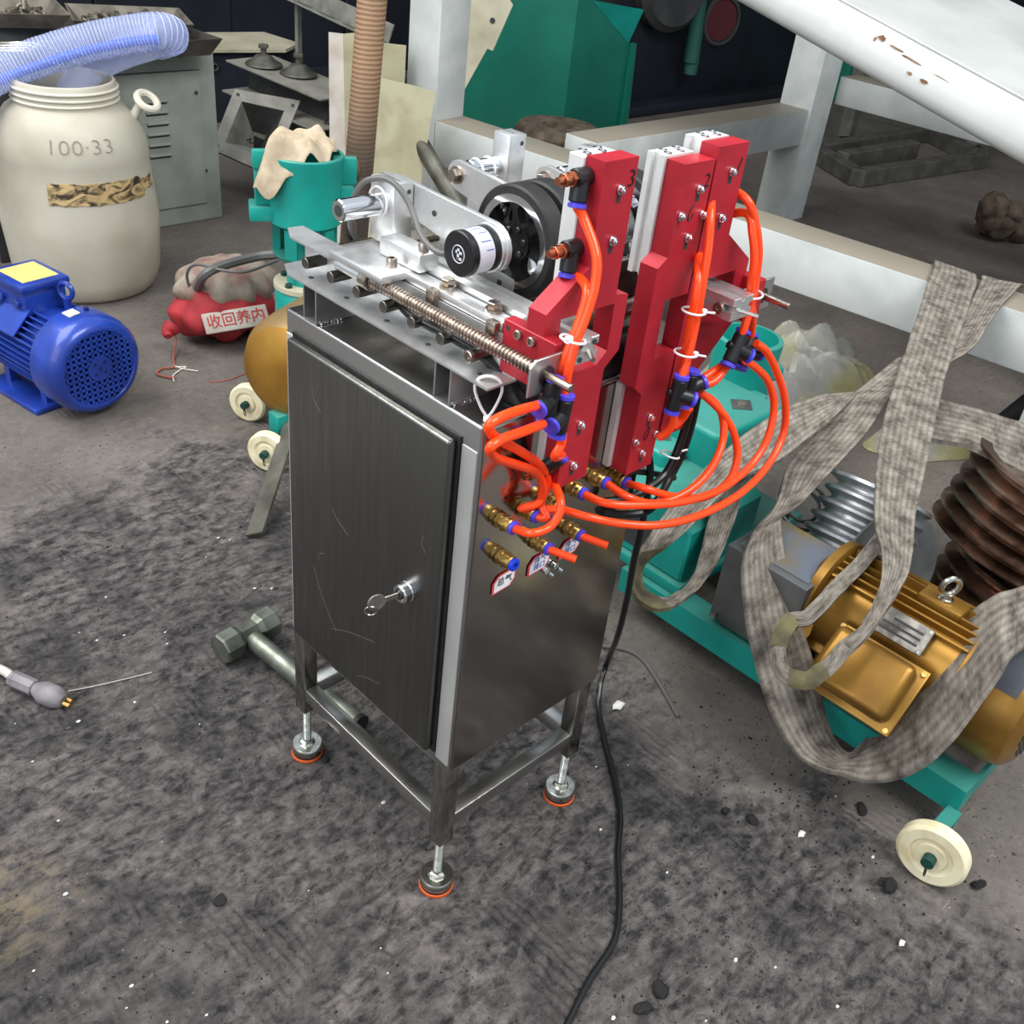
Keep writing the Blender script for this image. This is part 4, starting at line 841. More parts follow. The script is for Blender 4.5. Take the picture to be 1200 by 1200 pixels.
# ------------------------------------------------------------------ air hoses, tees, cables, ties
HL = {'a': ('orange air hose looping out to the left, upper of two loops below the end plate', 0), 'b': ('orange air hose looping out to the left, lower of two loops below the end plate', 0),
 'c': ('short orange hose from the lower black tee to the bottom elbow of head 3', 0), 'd': ('orange hose curling from the leftmost brass fitting up behind head 3', 0),
 'e': ('orange hose making the widest and lowest sweep to the right', 0), 'f': ('orange hose in the wide sweep, inside the outermost loop', 0),
 'g': ('orange hose making the tightest loop below the middle black tee', 0), 'h': ('orange hose looping just outside the tightest right hand loop', 0),
 'i': ('orange hose running down the front of head 3 from its top elbow', 0), 'j': ('orange hose from the second elbow of head 3, behind the front one', 0),
 'k': ('long orange hose down the face of head 2 from its top', 0), 'l': ('shorter orange hose down head 2, starting at mid height', 0),
 'm': ('orange hose down the right side of head 1 from its top elbow', 0), 'n': ('orange hose from the blue collar at the side of head 1', 0),
 'o': ('short orange hose between two black tees, upper one', 0), 'p': ('short orange hose between two black tees, lower one', 0),
 'q': ('short orange hose hooking under the lower end of head 2', 0), 'r': ('small orange hose stub hidden behind the middle tee', 0)}
ends = {'d': (0, 0), 'b': (-1, 1), 'a': (-1, 2), 'f': (0, 3), 'g': (0, 4), 'h': (0, 5)}
for k, (lab, _) in HL.items():
    P = [Vector(p) for p in CV['hose_' + k]]
    if k == 'e': P[0] = Vector(BLK[2]); 
    if k in EL:
        j_ = -1 if k == 'c' else 0; P[j_] = EL[k]
        if k in 'ij': P[1] = EL[k] * .35 + P[1] * .65 + Vector((0, 0, -.004))
    if k in ends:
        i, f = ends[k]
        P[i] = BLK[f]
    bm = NB(); tube(bm, P, .0041, 12, 7); solo('air_hose', bm, 'orange_hose', lab, 'hose', 'orange air hoses')
for nm, f, lab in (('stub_a', 7, 'cut orange hose stub in the middle lower brass fitting'), ('stub_b', 8, 'cut orange hose stub in the right lower brass fitting')):
    bm = NB(); p = BLK[f]; q = p + Vector((.014, -.024, -.004)) ; lathe(bm, p - (q - p) * .2, q - p, [(0, .0041), ((q - p).length * 1.2, .0041), ((q - p).length * 1.2, .0027), ((q - p).length * .9, .0026)], 14)
    solo('hose_stub', bm, 'orange_hose', lab, 'hose', 'cut hose stubs')
TL = ['black push-in tee just under the grey end plate', 'black push-in tee in front of head 3, lower of the pair', 'black push-in tee on head 2, in front of its twin', 'black push-in tee on head 2, behind its twin', 'black push-in tee beside the teal cup, in front', 'black push-in tee beside the teal cup, behind']
TA = [Vector((.12, 0, 1)), Vector((.1, 0, 1)), Vector((.12, 0, 1)), Vector((.1, 0, 1)), Vector((.55, .1, .8)), Vector((.5, .2, .7))]
TB = [Vector((-.9, -.2, -.15)), Vector((-.9, -.25, -.15)), Vector((.7, -.6, -.25)), Vector((.8, -.3, .25)), Vector((.75, -.6, -.45)), Vector((.9, -.4, -.2))]
for i, p in enumerate(CV['tees']):
    c = Vector(p); a = TA[i].normalized(); b = TB[i].normalized()
    t = thing('tee_fitting', TL[i], 'fitting', c - Zv * .018, group='black push-in tees')
    bm = NB(); cyl(bm, c - a * .0155, c + a * .0155, .0074, n=18, bev=.001); cyl(bm, c, c + b * .0150, .0074, n=18, bev=.001); cyl(bm, c - b * .0055, c - b * .0095, .004, n=12); obj('tee_body', bm, 'black_plastic', t)
    for q, d in ((c + a * .0155, a), (c - a * .0155, -a), (c + b * .0150, b)):
        bm = NB(); lathe(bm, q, d, [(-.0002, .0062), (.001, .0062), (.001, .0078), (.0042, .0078), (.0048, .0062), (.0048, .0042)], 18); obj('release_collar', bm, 'blue_collar', t)
bm = NB(); tube(bm, CV['cord'], .0042, 10, 6); solo('power_cord', bm, 'black_cable', 'thin black power cord hanging down and trailing across the floor', 'cable')
bm = NB(); tube(bm, CV['cable_b'], .0045, 10, 6); solo('signal_cable', bm, 'black_cable', 'black cable strapped beside head 2, front one of the pair', 'cable', 'black cable pair')
bm = NB(); tube(bm, CV['cable_c'], .0045, 10, 6); solo('signal_cable', bm, 'black_cable', 'black cable strapped beside head 2, rear one of the pair', 'cable', 'black cable pair')
bm = NB(); tube(bm, CV['cable_d'], .0035, 10, 6); solo('signal_cable', bm, 'black_cable', 'thin black cable entering below the heads along the panel top', 'cable')
bm = NB(); tube(bm, [(.024, .150, .716), (.020, .12, .712), (.021, .08, .712), (.026, .04, .708), (.038, .006, .69), (.052, -.004, .665), (.06, .004, .661)], .0048, 10, 6); solo('cable_bundle', bm, 'black_cable', 'black cable bundle under the near lead screw', 'cable')
def tie(name, c, axis, r, label, tail):
    bm = NB(); c = Vector(c); torus(bm, c, axis, r, .0011, 22, 6); d, u, v = frame(axis)
    q = c + Vector(tail).normalized() * r; box(bm, (-.003, -.002, -.0025), (.003, .002, .0025), M=Matrix.Translation(q))
    tube(bm, [q, q + Vector(tail).normalized() * .012], .0012, 6, 1)
    solo('cable_tie', bm, 'tie_white', label, 'cable tie', 'white cable ties')
P = CV['hose_k']; tie('t', Vector(P[4]) + Vector((-.002, .004, .012)), (.1, 0, 1), .0105, 'white cable tie around the head 2 hoses, upper one', (.9, -.5, -.1))
tie('t', Vector(P[5]) + Vector((0, .004, .004)), (.1, 0, 1), .0105, 'white cable tie around the head 2 hoses, lower one', (.9, -.5, -.2))
P = CV['hose_m']; tie('t', Vector(P[5]) + Vector((0, .002, .004)), (-.1, 0, 1), .0105, 'white cable tie with upright tail by the right end plate', (.3, .2, .9))
P = CV['hose_i']; tie('t', Vector(P[5]) + Vector((-.003, .001, .002)), (.2, 0, 1), .0105, 'white cable tie around the head 3 hoses', (-.8, -.3, .3))
P = CV['cable_b']; tie('t', Vector(P[3]) + Vector((.006, .004, .02)), (.3, 0, 1), .0105, 'white cable tie around the black cable pair', (.9, -.3, .1))
bm = NB(); c = Vector((.010, .006, .690))
tube(bm, [c + Vector((0, -.002, -.026)), c + Vector((-.004, .004, -.016)), c + Vector((-.008, .009, .0)), c + Vector((-.006, .007, .010)), c + Vector((0, 0, .0135)), c + Vector((.006, -.007, .010)), c + Vector((.007, -.009, .0)), c + Vector((.003, -.006, -.016)), c + Vector((0, -.002, -.026))], .0014, 6, 5); box(bm, (c.x - .003, c.y - .005, c.z - .030), (c.x + .003, c.y + .001, c.z - .024), .0008, 1); tube(bm, [c + Vector((0, -.002, -.028)), c + Vector((.003, -.008, -.036))], .0014, 6, 1)
solo('cable_tie', bm, 'tie_white', 'large white cable tie looped over the front end of the rail', 'cable tie', 'white cable ties')
# ------------------------------------------------------------------ white steel frame behind the machine
fr = thing('support_gantry', 'white painted square-tube steel gantry with dusty top faces', 'gantry', (1.6, 1.0, 0))
bd_ = Vector((.0987, -.9951, 0)); bp_ = Vector((.9951, .0987, 0)); B0 = Vector((1.424, 1.714, 0))
def bar(nm, p, d, length, s, n, wdt, z0, z1, parent=fr, m='white_paint', bev=.004):
    bm = NB(); box(bm, (0, 0, z0), (length, wdt, z1), bev, 2, M=basis(p, d, n)); return obj(nm, bm, m, parent)
bar('front_beam', B0, bd_, 2.15, 0, bp_, .12, .27, .39)
bar('column', B0 + bp_ * .001 - bd_ * .12, bd_, .119, 0, bp_, .118, 0, 1.5)
bar('cross_beam', Vector((1.70, 1.345, 0)), X, 1.12, 0, Yv, .12, .275, .392)
bar('column', Vector((2.80, 1.335, 0)), X, .13, 0, Yv, .13, 0, .62)
bar('rear_beam', Vector((2.945, 1.338, 0)), -Yv, 1.2, 0, X, .12, .405, .497)
bar('column', B0 + bd_ * 1.72, bd_, .12, 0, bp_, .12, 0, .268)
bar('foot_plate', B0 - bp_ * .03 + bd_ * 1.70, bd_, .16, 0, bp_, .18, 0, .012)
# inclined white chute
ch = thing('inclined_chute', 'large white inclined steel chute with rust-chipped paint, upper right', 'chute', (1.9, .6, .4))
A0 = Vector((1.9, 1.35, .842)); A1 = Vector((1.9, .05, .5395)); dch = (A1 - A0).normalized(); nch = dch.cross(X).normalized()
if nch.z < 0: nch = -nch
sec = [(0, 0), (-.012, .012), (-.016, .030), (-.014, .055), (-.004, .085), (.010, .108), (.60, .16), (.60, .02), (.05, -.004), (.016, -.006)]
bm = NB(); prism(bm, sec, A0, X, nch, dch * (A1 - A0).length); obj('trough', bm, 'chute_paint', ch, smooth=50)
bm = NB(); tube(bm, [A0 + X * .010 + nch * .109, A1 + X * .010 + nch * .109], .0035, 6, 1); obj('weld_seam', bm, 'chute_paint', ch)
def onch(s, h): return A0 + dch * s + nch * h + X * (-.017 if h < .06 else -.009)
rnd = random.Random(3)
for i, (s, h, ln, wd) in enumerate(((.655, .084, .012, .006), (.70, .080, .022, .0022), (.745, .074, .030, .003), (.78, .060, .020, .008), (.80, .050, .012, .005), (.83, .070, .030, .0025), (.76, .05, .008, .004), (.64, .075, .004, .008))):
    bm = NB(); p = onch(s, h)
    pts = [p + dch * (ln * math.cos(a) * rnd.uniform(.6, 1)) + nch * (wd * math.sin(a) * rnd.uniform(.6, 1.1)) for a in [k * math.pi / 5 for k in range(10)]]
    a_ = [bm.verts.new(q) for q in pts]; b_ = [bm.verts.new(q + Vector((.012, 0, 0))) for q in pts]
    bm.faces.new(a_); bm.faces.new(b_[::-1])
    for k in range(10): bm.faces.new((a_[k], a_[(k + 1) % 10], b_[(k + 1) % 10], b_[k]))
    obj('rust_chip', bm, 'rust', ch, smooth=0)
bm = NB(); q = A0 + dch * 1.02 + nch * .127 + X * .17
tube(bm, [q, q + X * .035 - dch * .004, ], .0022, 5, 1); tube(bm, [q + X * .017, q + X * .012 + dch * .035, q + X * .008 + dch * .07], .0022, 5, 2); obj('pen_mark', bm, 'ink_grey', ch)
bm = NB(); tube(bm, [onch(1.16, .035), onch(1.17, .02)], .002, 5, 1); obj('pen_mark', bm, 'ink_grey', ch)
for s in (1.28,):
    bm = NB(); p = A0 + dch * s + X * .3; cyl(bm, (p.x, p.y, 0), (p.x, p.y, p.z - .01), .03, n=12); obj('support_post', bm, 'white_paint', ch)

# ------------------------------------------------------------------ teal folded hopper panels
tp = thing('folded_panel', 'large teal folded sheet-metal hopper standing behind the white frame', 'panel', (2.5, 2.2, 0))
CR = Vector((2.50, 2.20, 0)); dl = Vector((-.66, .75, 0)).normalized(); dr = Vector((.995, -.10, 0)).normalized()
nl = Vector((-.75, -.66, 0)).normalized(); nr = Vector((-.10, -.995, 0)).normalized()
bm = NB(); prism(bm, [(0, .03), (.52, .03), (.52, 1.0), (0, 1.0)], CR, dl, Zv, -nl * .006); obj('left_sheet', bm, 'teal_panel', tp, smooth=0)
bm = NB(); prism(bm, [(0, .03), (.325, .03), (.300, .45), (.285, .455), (.295, .575), (.06, .605), (0, 1.0)], CR, dr, Zv, -nr * .006); obj('right_sheet', bm, 'teal_panel', tp, smooth=0)
bm = NB(); prism(bm, [(.300, .03), (.340, .03), (.310, .455), (.295, .455)], CR + nr * .003, dr, Zv, nr * .02); obj('edge_flange', bm, 'teal_panel', tp, smooth=0)
bm = NB(); p = CR + dr * .272 + Zv * .515 + nr * .008; cyl(bm, p, p + nr * .003, .008, n=14); obj('bolt_hole', bm, 'slot_dark', tp)
bm = NB(); a_ = [CR + dr * .07 + Zv * .600 + nr * .002, CR + dr * .285 + Zv * .452 + nr * .002, CR + dr * .298 + Zv * .578 + nr * .045]; vs_ = [bm.verts.new(q) for q in a_] + [bm.verts.new(q - nr * .004) for q in a_]
for f_ in ((0, 1, 2), (5, 4, 3), (0, 3, 4, 1), (1, 4, 5, 2), (2, 5, 3, 0)): bm.faces.new([vs_[k] for k in f_])
obj('lit_corner_flap', bm, 'teal_paint', tp, smooth=0)  # added flap in brighter teal, imitates the lit triangle on the sheet
fl = thing('flange_sheet', 'pale sheet with one bolt hole fixed beside the white column', 'panel', (2.05, 2.2, 0))
F0 = Vector((2.02, 2.26, 0)); 
bm = NB(); prism(bm, [(-.1, .30), (.0, .30), (.075, .455), (.095, .45), (.150, .60), (.02, .74), (-.1, .74)], F0, Vector((.75, -.66, 0)), Zv, Vector((.66, .75, 0)) * .006); obj('sheet', bm, 'beige_board', fl, smooth=0)
bm = NB(); prism(bm, [(-.1, 0), (-.06, 0), (-.06, .32), (-.1, .32)], F0, Vector((.75, -.66, 0)), Zv, Vector((.66, .75, 0)) * .03); obj('stand_strip', bm, 'grey_frame', fl, smooth=0)
bm = NB(); p = F0 + Vector((.75, -.66, 0)) * .085 + Zv * .545 + Vector((-.66, -.75, 0)) * .001; cyl(bm, p, p + Vector((-.66, -.75, 0)) * .002, .009, n=14); obj('bolt_hole', bm, 'slot_dark', fl)
# dark rubber roll lying under the crossing of the beams
bm = NB(); lathe(bm, (1.88, 1.66, .27), Zv, [(0, .12), (.03, .135), (.06, .135), (.08, .12), (.08, .05), (.06, .045)], 32)
lathe(bm, (1.88, 1.66, 0), Zv, [(0, .1), (.27, .1)], 24)
solo('rubber_roll', bm, 'brown_rag', 'brown rubber roll standing in the corner of the white beams', 'roll')
# ------------------------------------------------------------------ dark machine far behind
dm = thing('dark_machine', 'navy machine housing behind the white beams, shade put into its dark colour', 'machine', (4.2, 2.9, 0))
bm = NB(); box(bm, (3.35, 2.76, .0), (5.0, 3.6, 1.7), .03); obj('housing', bm, 'dark_blue', dm)  # shade is put into the near-black navy
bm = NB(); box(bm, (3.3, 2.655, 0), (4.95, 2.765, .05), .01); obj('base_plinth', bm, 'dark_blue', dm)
bm = NB(); cyl(bm, (3.892, 2.66, .235), (3.80, 2.66, 1.1), .038, n=18); lathe(bm, (3.90, 2.66, .178), Zv, [(0, .032), (.06, .034)], 18); obj('coolant_pipe', bm, 'pipe_shaded', dm)
bm = NB(); lathe(bm, (4.199, 2.765, .397), (-.25, -1, 0), [(0, .115), (.02, .125), (.035, .115), (.035, .10), (.02, .10)], 32); obj('hub_ring', bm, 'dark_sheet', dm)
bm = NB(); lathe(bm, (4.199, 2.765, .397), (-.25, -1, 0), [(0, .10), (.03, .095)], 28); hub = obj('red_hub', bm, 'hub_red_shaded', dm)
bm = NB(); lathe(bm, (3.70, 2.77, .57), (-.2, -1, 0), [(0, .20), (.10, .20), (.13, .17)], 36); obj('drum_cover', bm, 'dark_sheet', dm)
gm = thing('green_cabinet', 'dim green machine cabinet half hidden under the chute', 'machine', (5.6, 2.9, 0))
bm = NB(); box(bm, (5.10, 2.45, 0), (6.1, 3.3, .9), .02); obj('body', bm, 'teal_panel', gm)
bm = NB(); box(bm, (5.08, 2.6, .1), (5.10, 3.1, .8), .004); obj('hatch', bm, 'teal_dark', gm)
# far low frames under the chute
pf = thing('pallet_frame', 'low grey steel pallet frame on the floor far behind under the white chute', 'frame', (4.1, 1.6, 0))
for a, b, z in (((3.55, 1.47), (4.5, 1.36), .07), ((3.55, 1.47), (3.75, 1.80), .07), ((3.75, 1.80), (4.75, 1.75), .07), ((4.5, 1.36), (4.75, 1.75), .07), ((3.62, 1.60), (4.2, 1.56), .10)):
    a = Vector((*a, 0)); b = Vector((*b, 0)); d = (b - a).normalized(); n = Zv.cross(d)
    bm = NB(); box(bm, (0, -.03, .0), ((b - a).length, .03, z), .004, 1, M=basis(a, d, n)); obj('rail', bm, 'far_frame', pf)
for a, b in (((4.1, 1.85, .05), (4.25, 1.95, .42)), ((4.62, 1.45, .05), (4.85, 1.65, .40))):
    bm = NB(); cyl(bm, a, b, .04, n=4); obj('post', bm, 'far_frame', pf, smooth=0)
for i, (x, y, r, m_) in enumerate(((4.9, 1.18, .07, 'teal_paint'), (5.25, 1.02, .11, 'teal_paint'))):
    bm = NB(); lathe(bm, (x, y, 0), Zv, [(0, r), (r * 1.6, r), (r * 1.9, r * .8), (r * 2.1, r * .4)], 20)
    solo('far_motor', bm, m_, ['small teal drum far behind, left of its larger neighbour', 'larger teal drum far behind near the chute edge'][i], 'machine')
bm = NB()
for i in range(9): lump(bm, (3.44 + .05 * math.cos(i * 2.1), .80 + .05 * math.sin(i * 1.7), .03 + .012 * i), .05, i, sub=2, amt=.5)
solo('rag_heap', bm, 'brown_rag', 'crumpled brown rag heap on the dark floor at the right edge', 'rag', smooth=60)

# ------------------------------------------------------------------ white plastic drum and clear hose
dc = Vector((.500, 1.983, 0))
dr_ = thing('plastic_drum', 'off-white open plastic drum with brown torn label band', 'drum', dc)
bm = NB(); lathe(bm, dc, Zv, [(0, .150), (.012, .163), (.05, .177), (.055, .1775), (.058, .1785), (.17, .187), (.20, .187), (.285, .178), (.335, .1755), (.342, .1765), (.378, .171), (.41, .160), (.437, .140), (.449, .122), (.452, .118), (.50, .116), (.503, .1135), (.503, .108), (.44, .108), (.30, .160), (.03, .150)], 64); obj('body', bm, 'drum_plastic', dr_, smooth=50)
for z in (.461, .474, .488):
    bm = NB(); torus(bm, dc + Zv * z, Zv, .1185, .0035, 48, 6); obj('thread_rib', bm, 'drum_rim', dr_)
def drum_r(z):
    return .187 if z < .2 else .187 - (z - .2) * .1
def on_drum(a, z, e=.0): r = drum_r(z) + e; return dc + Vector((r * math.cos(a), r * math.sin(a), z))
# angle facing the camera
af = math.atan2(-.544 - dc.y, -.549 - dc.x)
bm = NB(); na = 26; top = []; bot = []
for i in range(na + 1):
    a = af - .38 + i * (1.65 / na); jag = .0012 * math.sin(i * 2.7) + .0008 * math.sin(i * 5.1)
    ztop = .306 - .010 * (i > 20); zb = .256 + .012 * (i > 21)
    top.append((bm.verts.new(on_drum(a, ztop + jag, .0015)), bm.verts.new(on_drum(a, zb - jag, .0015))))
    bot.append((bm.verts.new(on_drum(a, ztop + jag, -.002)), bm.verts.new(on_drum(a, zb - jag, -.002))))
for i in range(na):
    bm.faces.new((top[i][0], top[i][1], top[i + 1][1], top[i + 1][0])); bm.faces.new((top[i][0], top[i + 1][0], bot[i + 1][0], bot[i][0])); bm.faces.new((top[i][1], bot[i][1], bot[i + 1][1], top[i + 1][1]))
obj('label_band', bm, 'drum_label', dr_, smooth=0)
bm = text_bm('100·33', .056, .0006, .0013)
for v in bm.verts:
    a = af + .10 + v.co.x / .168; z = .385 + v.co.y * .8; r = .1775 - max(0, (z - .342)) * .155 - max(0, z - .378) * .19 + .0006 + v.co.z
    v.co = dc + Vector((r * math.cos(a), r * math.sin(a), z))
obj('marker_writing', bm, 'ink_grey', dr_, smooth=0)
hp = dc + Vector((math.cos(af + 1.42), math.sin(af + 1.42), 0)) * .165 + Zv * .425
hdir = Vector((math.cos(af + 1.42), math.sin(af + 1.42), 0))
bm = NB(); cyl(bm, hp - hdir * .03 - Zv * .02, hp + Zv * .022, .011, n=12); torus(bm, hp + hdir * .018 + Zv * .034, Vector((.2, -.6, .8)), .025, .009, 24, 8); obj('carry_handle', bm, 'drum_rim', dr_)
# clear spiral hose lying across the drum mouth
HP = [Vector(p) for p in ((.16, 2.0, .42), (.28, 2.01, .475), (.372, 2.02, .512), (.47, 1.99, .551), (.571, 1.955, .583), (.655, 1.91, .605), (.700, 1.885, .612), (.735, 1.895, .60), (.72, 1.94, .58), (.64, 1.985, .545), (.56, 2.01, .50), (.52, 2.02, .44))]
sh = thing('suction_hose', 'clear blue-tinted spiral suction hose draped over the drum mouth', 'hose', (.5, 2.0, .5))
bm = NB(); tube(bm, HP[:9], .042, 24, 8, cap=False); obj('hose_wall', bm, 'hose_clear', sh, smooth=60)
PP = catmull(HP[:9], 16)
bm = NB(); u = Zv.copy(); hel = []
acc = 0; tot = sum((b - a).length for a, b in zip(PP, PP[1:])); 
fine = catmull(HP[:9], 90)
for i, p in enumerate(fine):
    d = (fine[min(i + 1, len(fine) - 1)] - fine[max(i - 1, 0)]).normalized(); u = (u - d * u.dot(d)).normalized(); v = d.cross(u)
    if i: acc += (p - fine[i - 1]).length
    a = acc / .0085 * 2 * math.pi; hel.append(p + (u * math.cos(a) + v * math.sin(a)) * .0422)
tube(bm, hel, .0009, 4, 1); obj('spiral_wire', bm, 'hose_coil', sh)
bm = NB(); tube(bm, [p + Vector((-.008, -.012, -.014)) for p in HP[1:7]], .011, 10, 6); obj('inner_blue_line', bm, 'hose_blue', sh)
bm = NB(); tube(bm, HP[6:], lambda t: .040 - .006 * t, 20, 8); obj('hose_tail', bm, 'hose_clear', sh, smooth=60)

# ------------------------------------------------------------------ grey-green electrical cabinet with trays on top
ec_ = thing('electrical_cabinet', 'grey-green louvred steel cabinet behind the white drum', 'cabinet', (.9, 2.42, 0))
bm = NB(); box(bm, (.66, 2.266, 0), (1.058, 2.62, .49), .006); obj('body', bm, 'cab_green', ec_)
bm = NB(); box(bm, (.70, 2.258, .055), (1.005, 2.268, .434), .003); dd_ = obj('door', bm, 'cab_green', ec_)
bm = NB(); box(bm, (.6985, 2.2635, .0535), (1.0068, 2.2665, .4355)); obj('door_gap', bm, 'slot_dark', ec_)
for i in range(6):
    z = .364 - i * .0295
    bm = NB(); prism(bm, [(0, 0), (-.009, -.005), (0, -.010)], (.832, 2.258, z), Yv, Zv, X * .066); obj('louvre', bm, 'cab_green', dd_, smooth=0)
    bm = NB(); box(bm, (.834, 2.2565, z - .0125), (.896, 2.2585, z - .0085)); obj('louvre_slot', bm, 'slot_dark', dd_, smooth=0)
for z in (.375, .15):
    bm = NB(); cyl(bm, (.99 + (.02 if z < .2 else 0), 2.2585 + (.0075 if z < .2 else 0), z), (.99 + (.02 if z < .2 else 0), 2.255 + (.0075 if z < .2 else 0), z), .005, n=12); obj('latch', bm, 'slot_dark', ec_)
def tray(label, c, L_, Wd, h, rot, m, group='metal trays of small parts'):
    t = thing('parts_tray', label, 'tray', c, rot, group)
    bm = NB(); o_ = [(-L_, -Wd), (L_, -Wd), (L_, Wd), (-L_, Wd)]; f_ = .025
    lo = [bm.verts.new((x * (1 - f_ / L_), y * (1 - f_ / Wd), 0)) for x, y in o_]; hi = [bm.verts.new((x, y, h)) for x, y in o_]
    li = [bm.verts.new((x * (1 - (f_ + .004) / L_), y * (1 - (f_ + .004) / Wd), .004)) for x, y in o_]; hi2 = [bm.verts.new((x * (1 - .006 / L_), y * (1 - .006 / Wd), h)) for x, y in o_]
    bm.faces.new(lo[::-1]); bm.faces.new(li)
    for i in range(4):
        j = (i + 1) % 4
        bm.faces.new((lo[i], lo[j], hi[j], hi[i])); bm.faces.new((hi[i], hi[j], hi2[j], hi2[i])); bm.faces.new((hi2[i], hi2[j], li[j], li[i]))
    obj('pan', bm, m, t, local=True, smooth=0); return t
t1 = tray('dark shallow tray full of grimy parts, long one under the clear hose', (.70, 2.33, .492), .31, .20, .045, .05, 'tray_dark')
t2 = tray('pale metal tray holding rings and scrap, behind the bend of the clear hose', (.83, 2.30, .542), .15, .125, .035, -.35, 'tray_metal')
t3 = tray('pale tray cut off by the top left corner of the picture', (.48, 2.27, .575), .15, .12, .035, -.25, 'tray_metal')
bm = NB(); box(bm, (.36, 2.2, .0), (.60, 2.45, .572), .004); solo('storage_box', bm, 'dark_sheet', 'dark steel box behind the drum carrying the corner tray', 'box')
def scrap_bits(base, n, L_, Wd, z, seed, label, m='scrap', big=.018):
    r_ = random.Random(seed)
    for i in range(n):
        bm = NB(); x, y = r_.uniform(-L_, L_), r_.uniform(-Wd, Wd); p = Vector((x, y, z + r_.uniform(0, .01)))
        k = i % 3
        if k == 0: torus(bm, p, (r_.uniform(-1, 1), r_.uniform(-1, 1), 1), big * .8, big * .22, 14, 6)
        elif k == 1: box(bm, (-big, -big * .35, -.004), (big, big * .35, .004), .001, 1, M=Matrix.Translation(p) @ Euler((r_.uniform(-.4, .4), r_.uniform(-.4, .4), r_.uniform(0, 3))).to_matrix().to_4x4())
        else: cyl(bm, p, p + Vector((r_.uniform(-1, 1), r_.uniform(-1, 1), .3)).normalized() * big * 1.6, big * .4, n=10)
        bm.transform(WM[base])
        solo('metal_part', bm, m, label, 'metal part', label.replace('small worn ', '').replace('dark greasy ', 'greasy '))
scrap_bits(t2, 22, .11, .085, .012, 4, 'small worn metal part heaped in the pale tray behind the hose')
scrap_bits(t1, 16, .25, .15, .012, 5, 'dark greasy metal part lying in the long dark tray', 'tray_dark', .026)
scrap_bits(t3, 8, .11, .085, .012, 6, 'small worn metal part in the tray at the top left corner')
for i in range(4):
    bm = NB(); a = Vector((.47 + .012 * i, 2.115 + .006 * i, .536 + .004 * i)); tube(bm, [a + Vector((-.2, .05 + .01 * i, -.01)), a + Vector((-.06, .01, 0)), a], .0055, 8, 3); torus(bm, a + Vector((.012, -.003, .0)), (.1, -.3, 1), .012, .004, 14, 6)
    solo('spanner', bm, 'zinc', 'bright ring spanner resting on the long tray edge at the left border', 'spanner', 'ring spanners at the left border')

# dark bench with pale board, slotted angle, plates
bn = thing('dark_bench', 'dark bench topped by a pale board beside the louvred cabinet', 'bench', (1.75, 3.35, 0))
bm = NB(); prism(bm, [(1.52, 3.25), (1.893, 3.168), (2.015, 3.26), (2.00, 3.49), (1.655, 3.54)], (0, 0, .264), X, Yv, Zv * .016, .002); obj('board', bm, 'beige_board', bn)
bm = NB(); prism(bm, [(1.54, 3.275), (1.89, 3.195), (1.99, 3.27), (1.98, 3.47), (1.66, 3.52)], (0, 0, 0), X, Yv, Zv * .263, .002); obj('carcass', bm, 'dark_blue', bn)
bm = NB(); torus(bm, (1.62, 3.245, .21), (.2, .95, 0), .012, .004, 14, 6); obj('carcass_knob', bm, 'dark_sheet', bn)
sa = thing('slotted_angle', 'long grey slotted steel angle leaning above the stacked plates', 'steel profile', (1.5, 2.6, .3))
a0 = Vector((1.63, 2.80, .535)); a1 = Vector((1.60, 2.22, .50)); da = (a1 - a0).normalized(); na_ = Vector((.3, .1, .95)); na_ = (na_ - da * na_.dot(da)).normalized()
Ma = basis(a0, da, da.cross(na_).normalized())
bm = NB(); box(bm, (0, -.055, -.003), ((a1 - a0).length, .055, .003), .001, 1, M=Ma); box(bm, (0, -.055, -.06), ((a1 - a0).length, -.049, -.003), .001, 1, M=Ma); obj('web', bm, 'grey_frame', sa)
for i in range(4):
    for s_ in (-.022, .022):
        bm = NB(); box(bm, (.08 + i * .15 + (.05 if s_ > 0 else 0), s_ - .009, -.0035), (.17 + i * .15 + (.05 if s_ > 0 else 0), s_ + .009, .0035), M=Ma); obj('slot', bm, 'slot_dark', sa, smooth=0)
for t_ in (.12, .50):
    bm = NB(); p = a0 + da * t_ - Zv * .005; cyl(bm, (p.x, p.y, .0), p, .012, n=4); obj('prop', bm, 'grey_frame', sa, smooth=0)
bm = NB(); p = a0 + da * .52 + Zv * .004; cyl(bm, p, p + Zv * .012, .012, n=12); hexnut(bm, p + Zv * .012, Zv, .018, .014); obj('bolt', bm, 'dark_sheet', sa)
# stacked plates with knobs
for i, (z, dx, lab) in enumerate(((.355, 0, 'upper grey steel channel of the stack beside the beige plates'), (.262, -.02, 'middle grey steel channel of the stack beside the beige plates'), (.150, .01, 'lower grey steel channel of the stack beside the beige plates'))):
    t = thing('steel_channel', lab, 'steel profile', (1.55, 2.5, z), group='stacked steel channels')
    p0 = Vector((1.44 + dx, 2.70, z)); p1 = Vector((1.50 + dx, 2.25, z - .03)); d = (p1 - p0).normalized(); n = Zv.cross(d)
    M_ = basis(p0, d, n); L_ = (p1 - p0).length
    bm = NB(); box(bm, (0, -.10, 0), (L_, .10, .006), .001, 1, M=M_); box(bm, (0, .04, -.07), (L_, .048, 0), .001, 1, M=M_); obj('plate', bm, 'grey_frame', t)
    bm = NB(); box(bm, (.02, -.02, -.09 if i < 2 else -.095), (L_ - .02, .10, -.0005), M=M_); obj('infill', bm, 'dark_sheet', t)
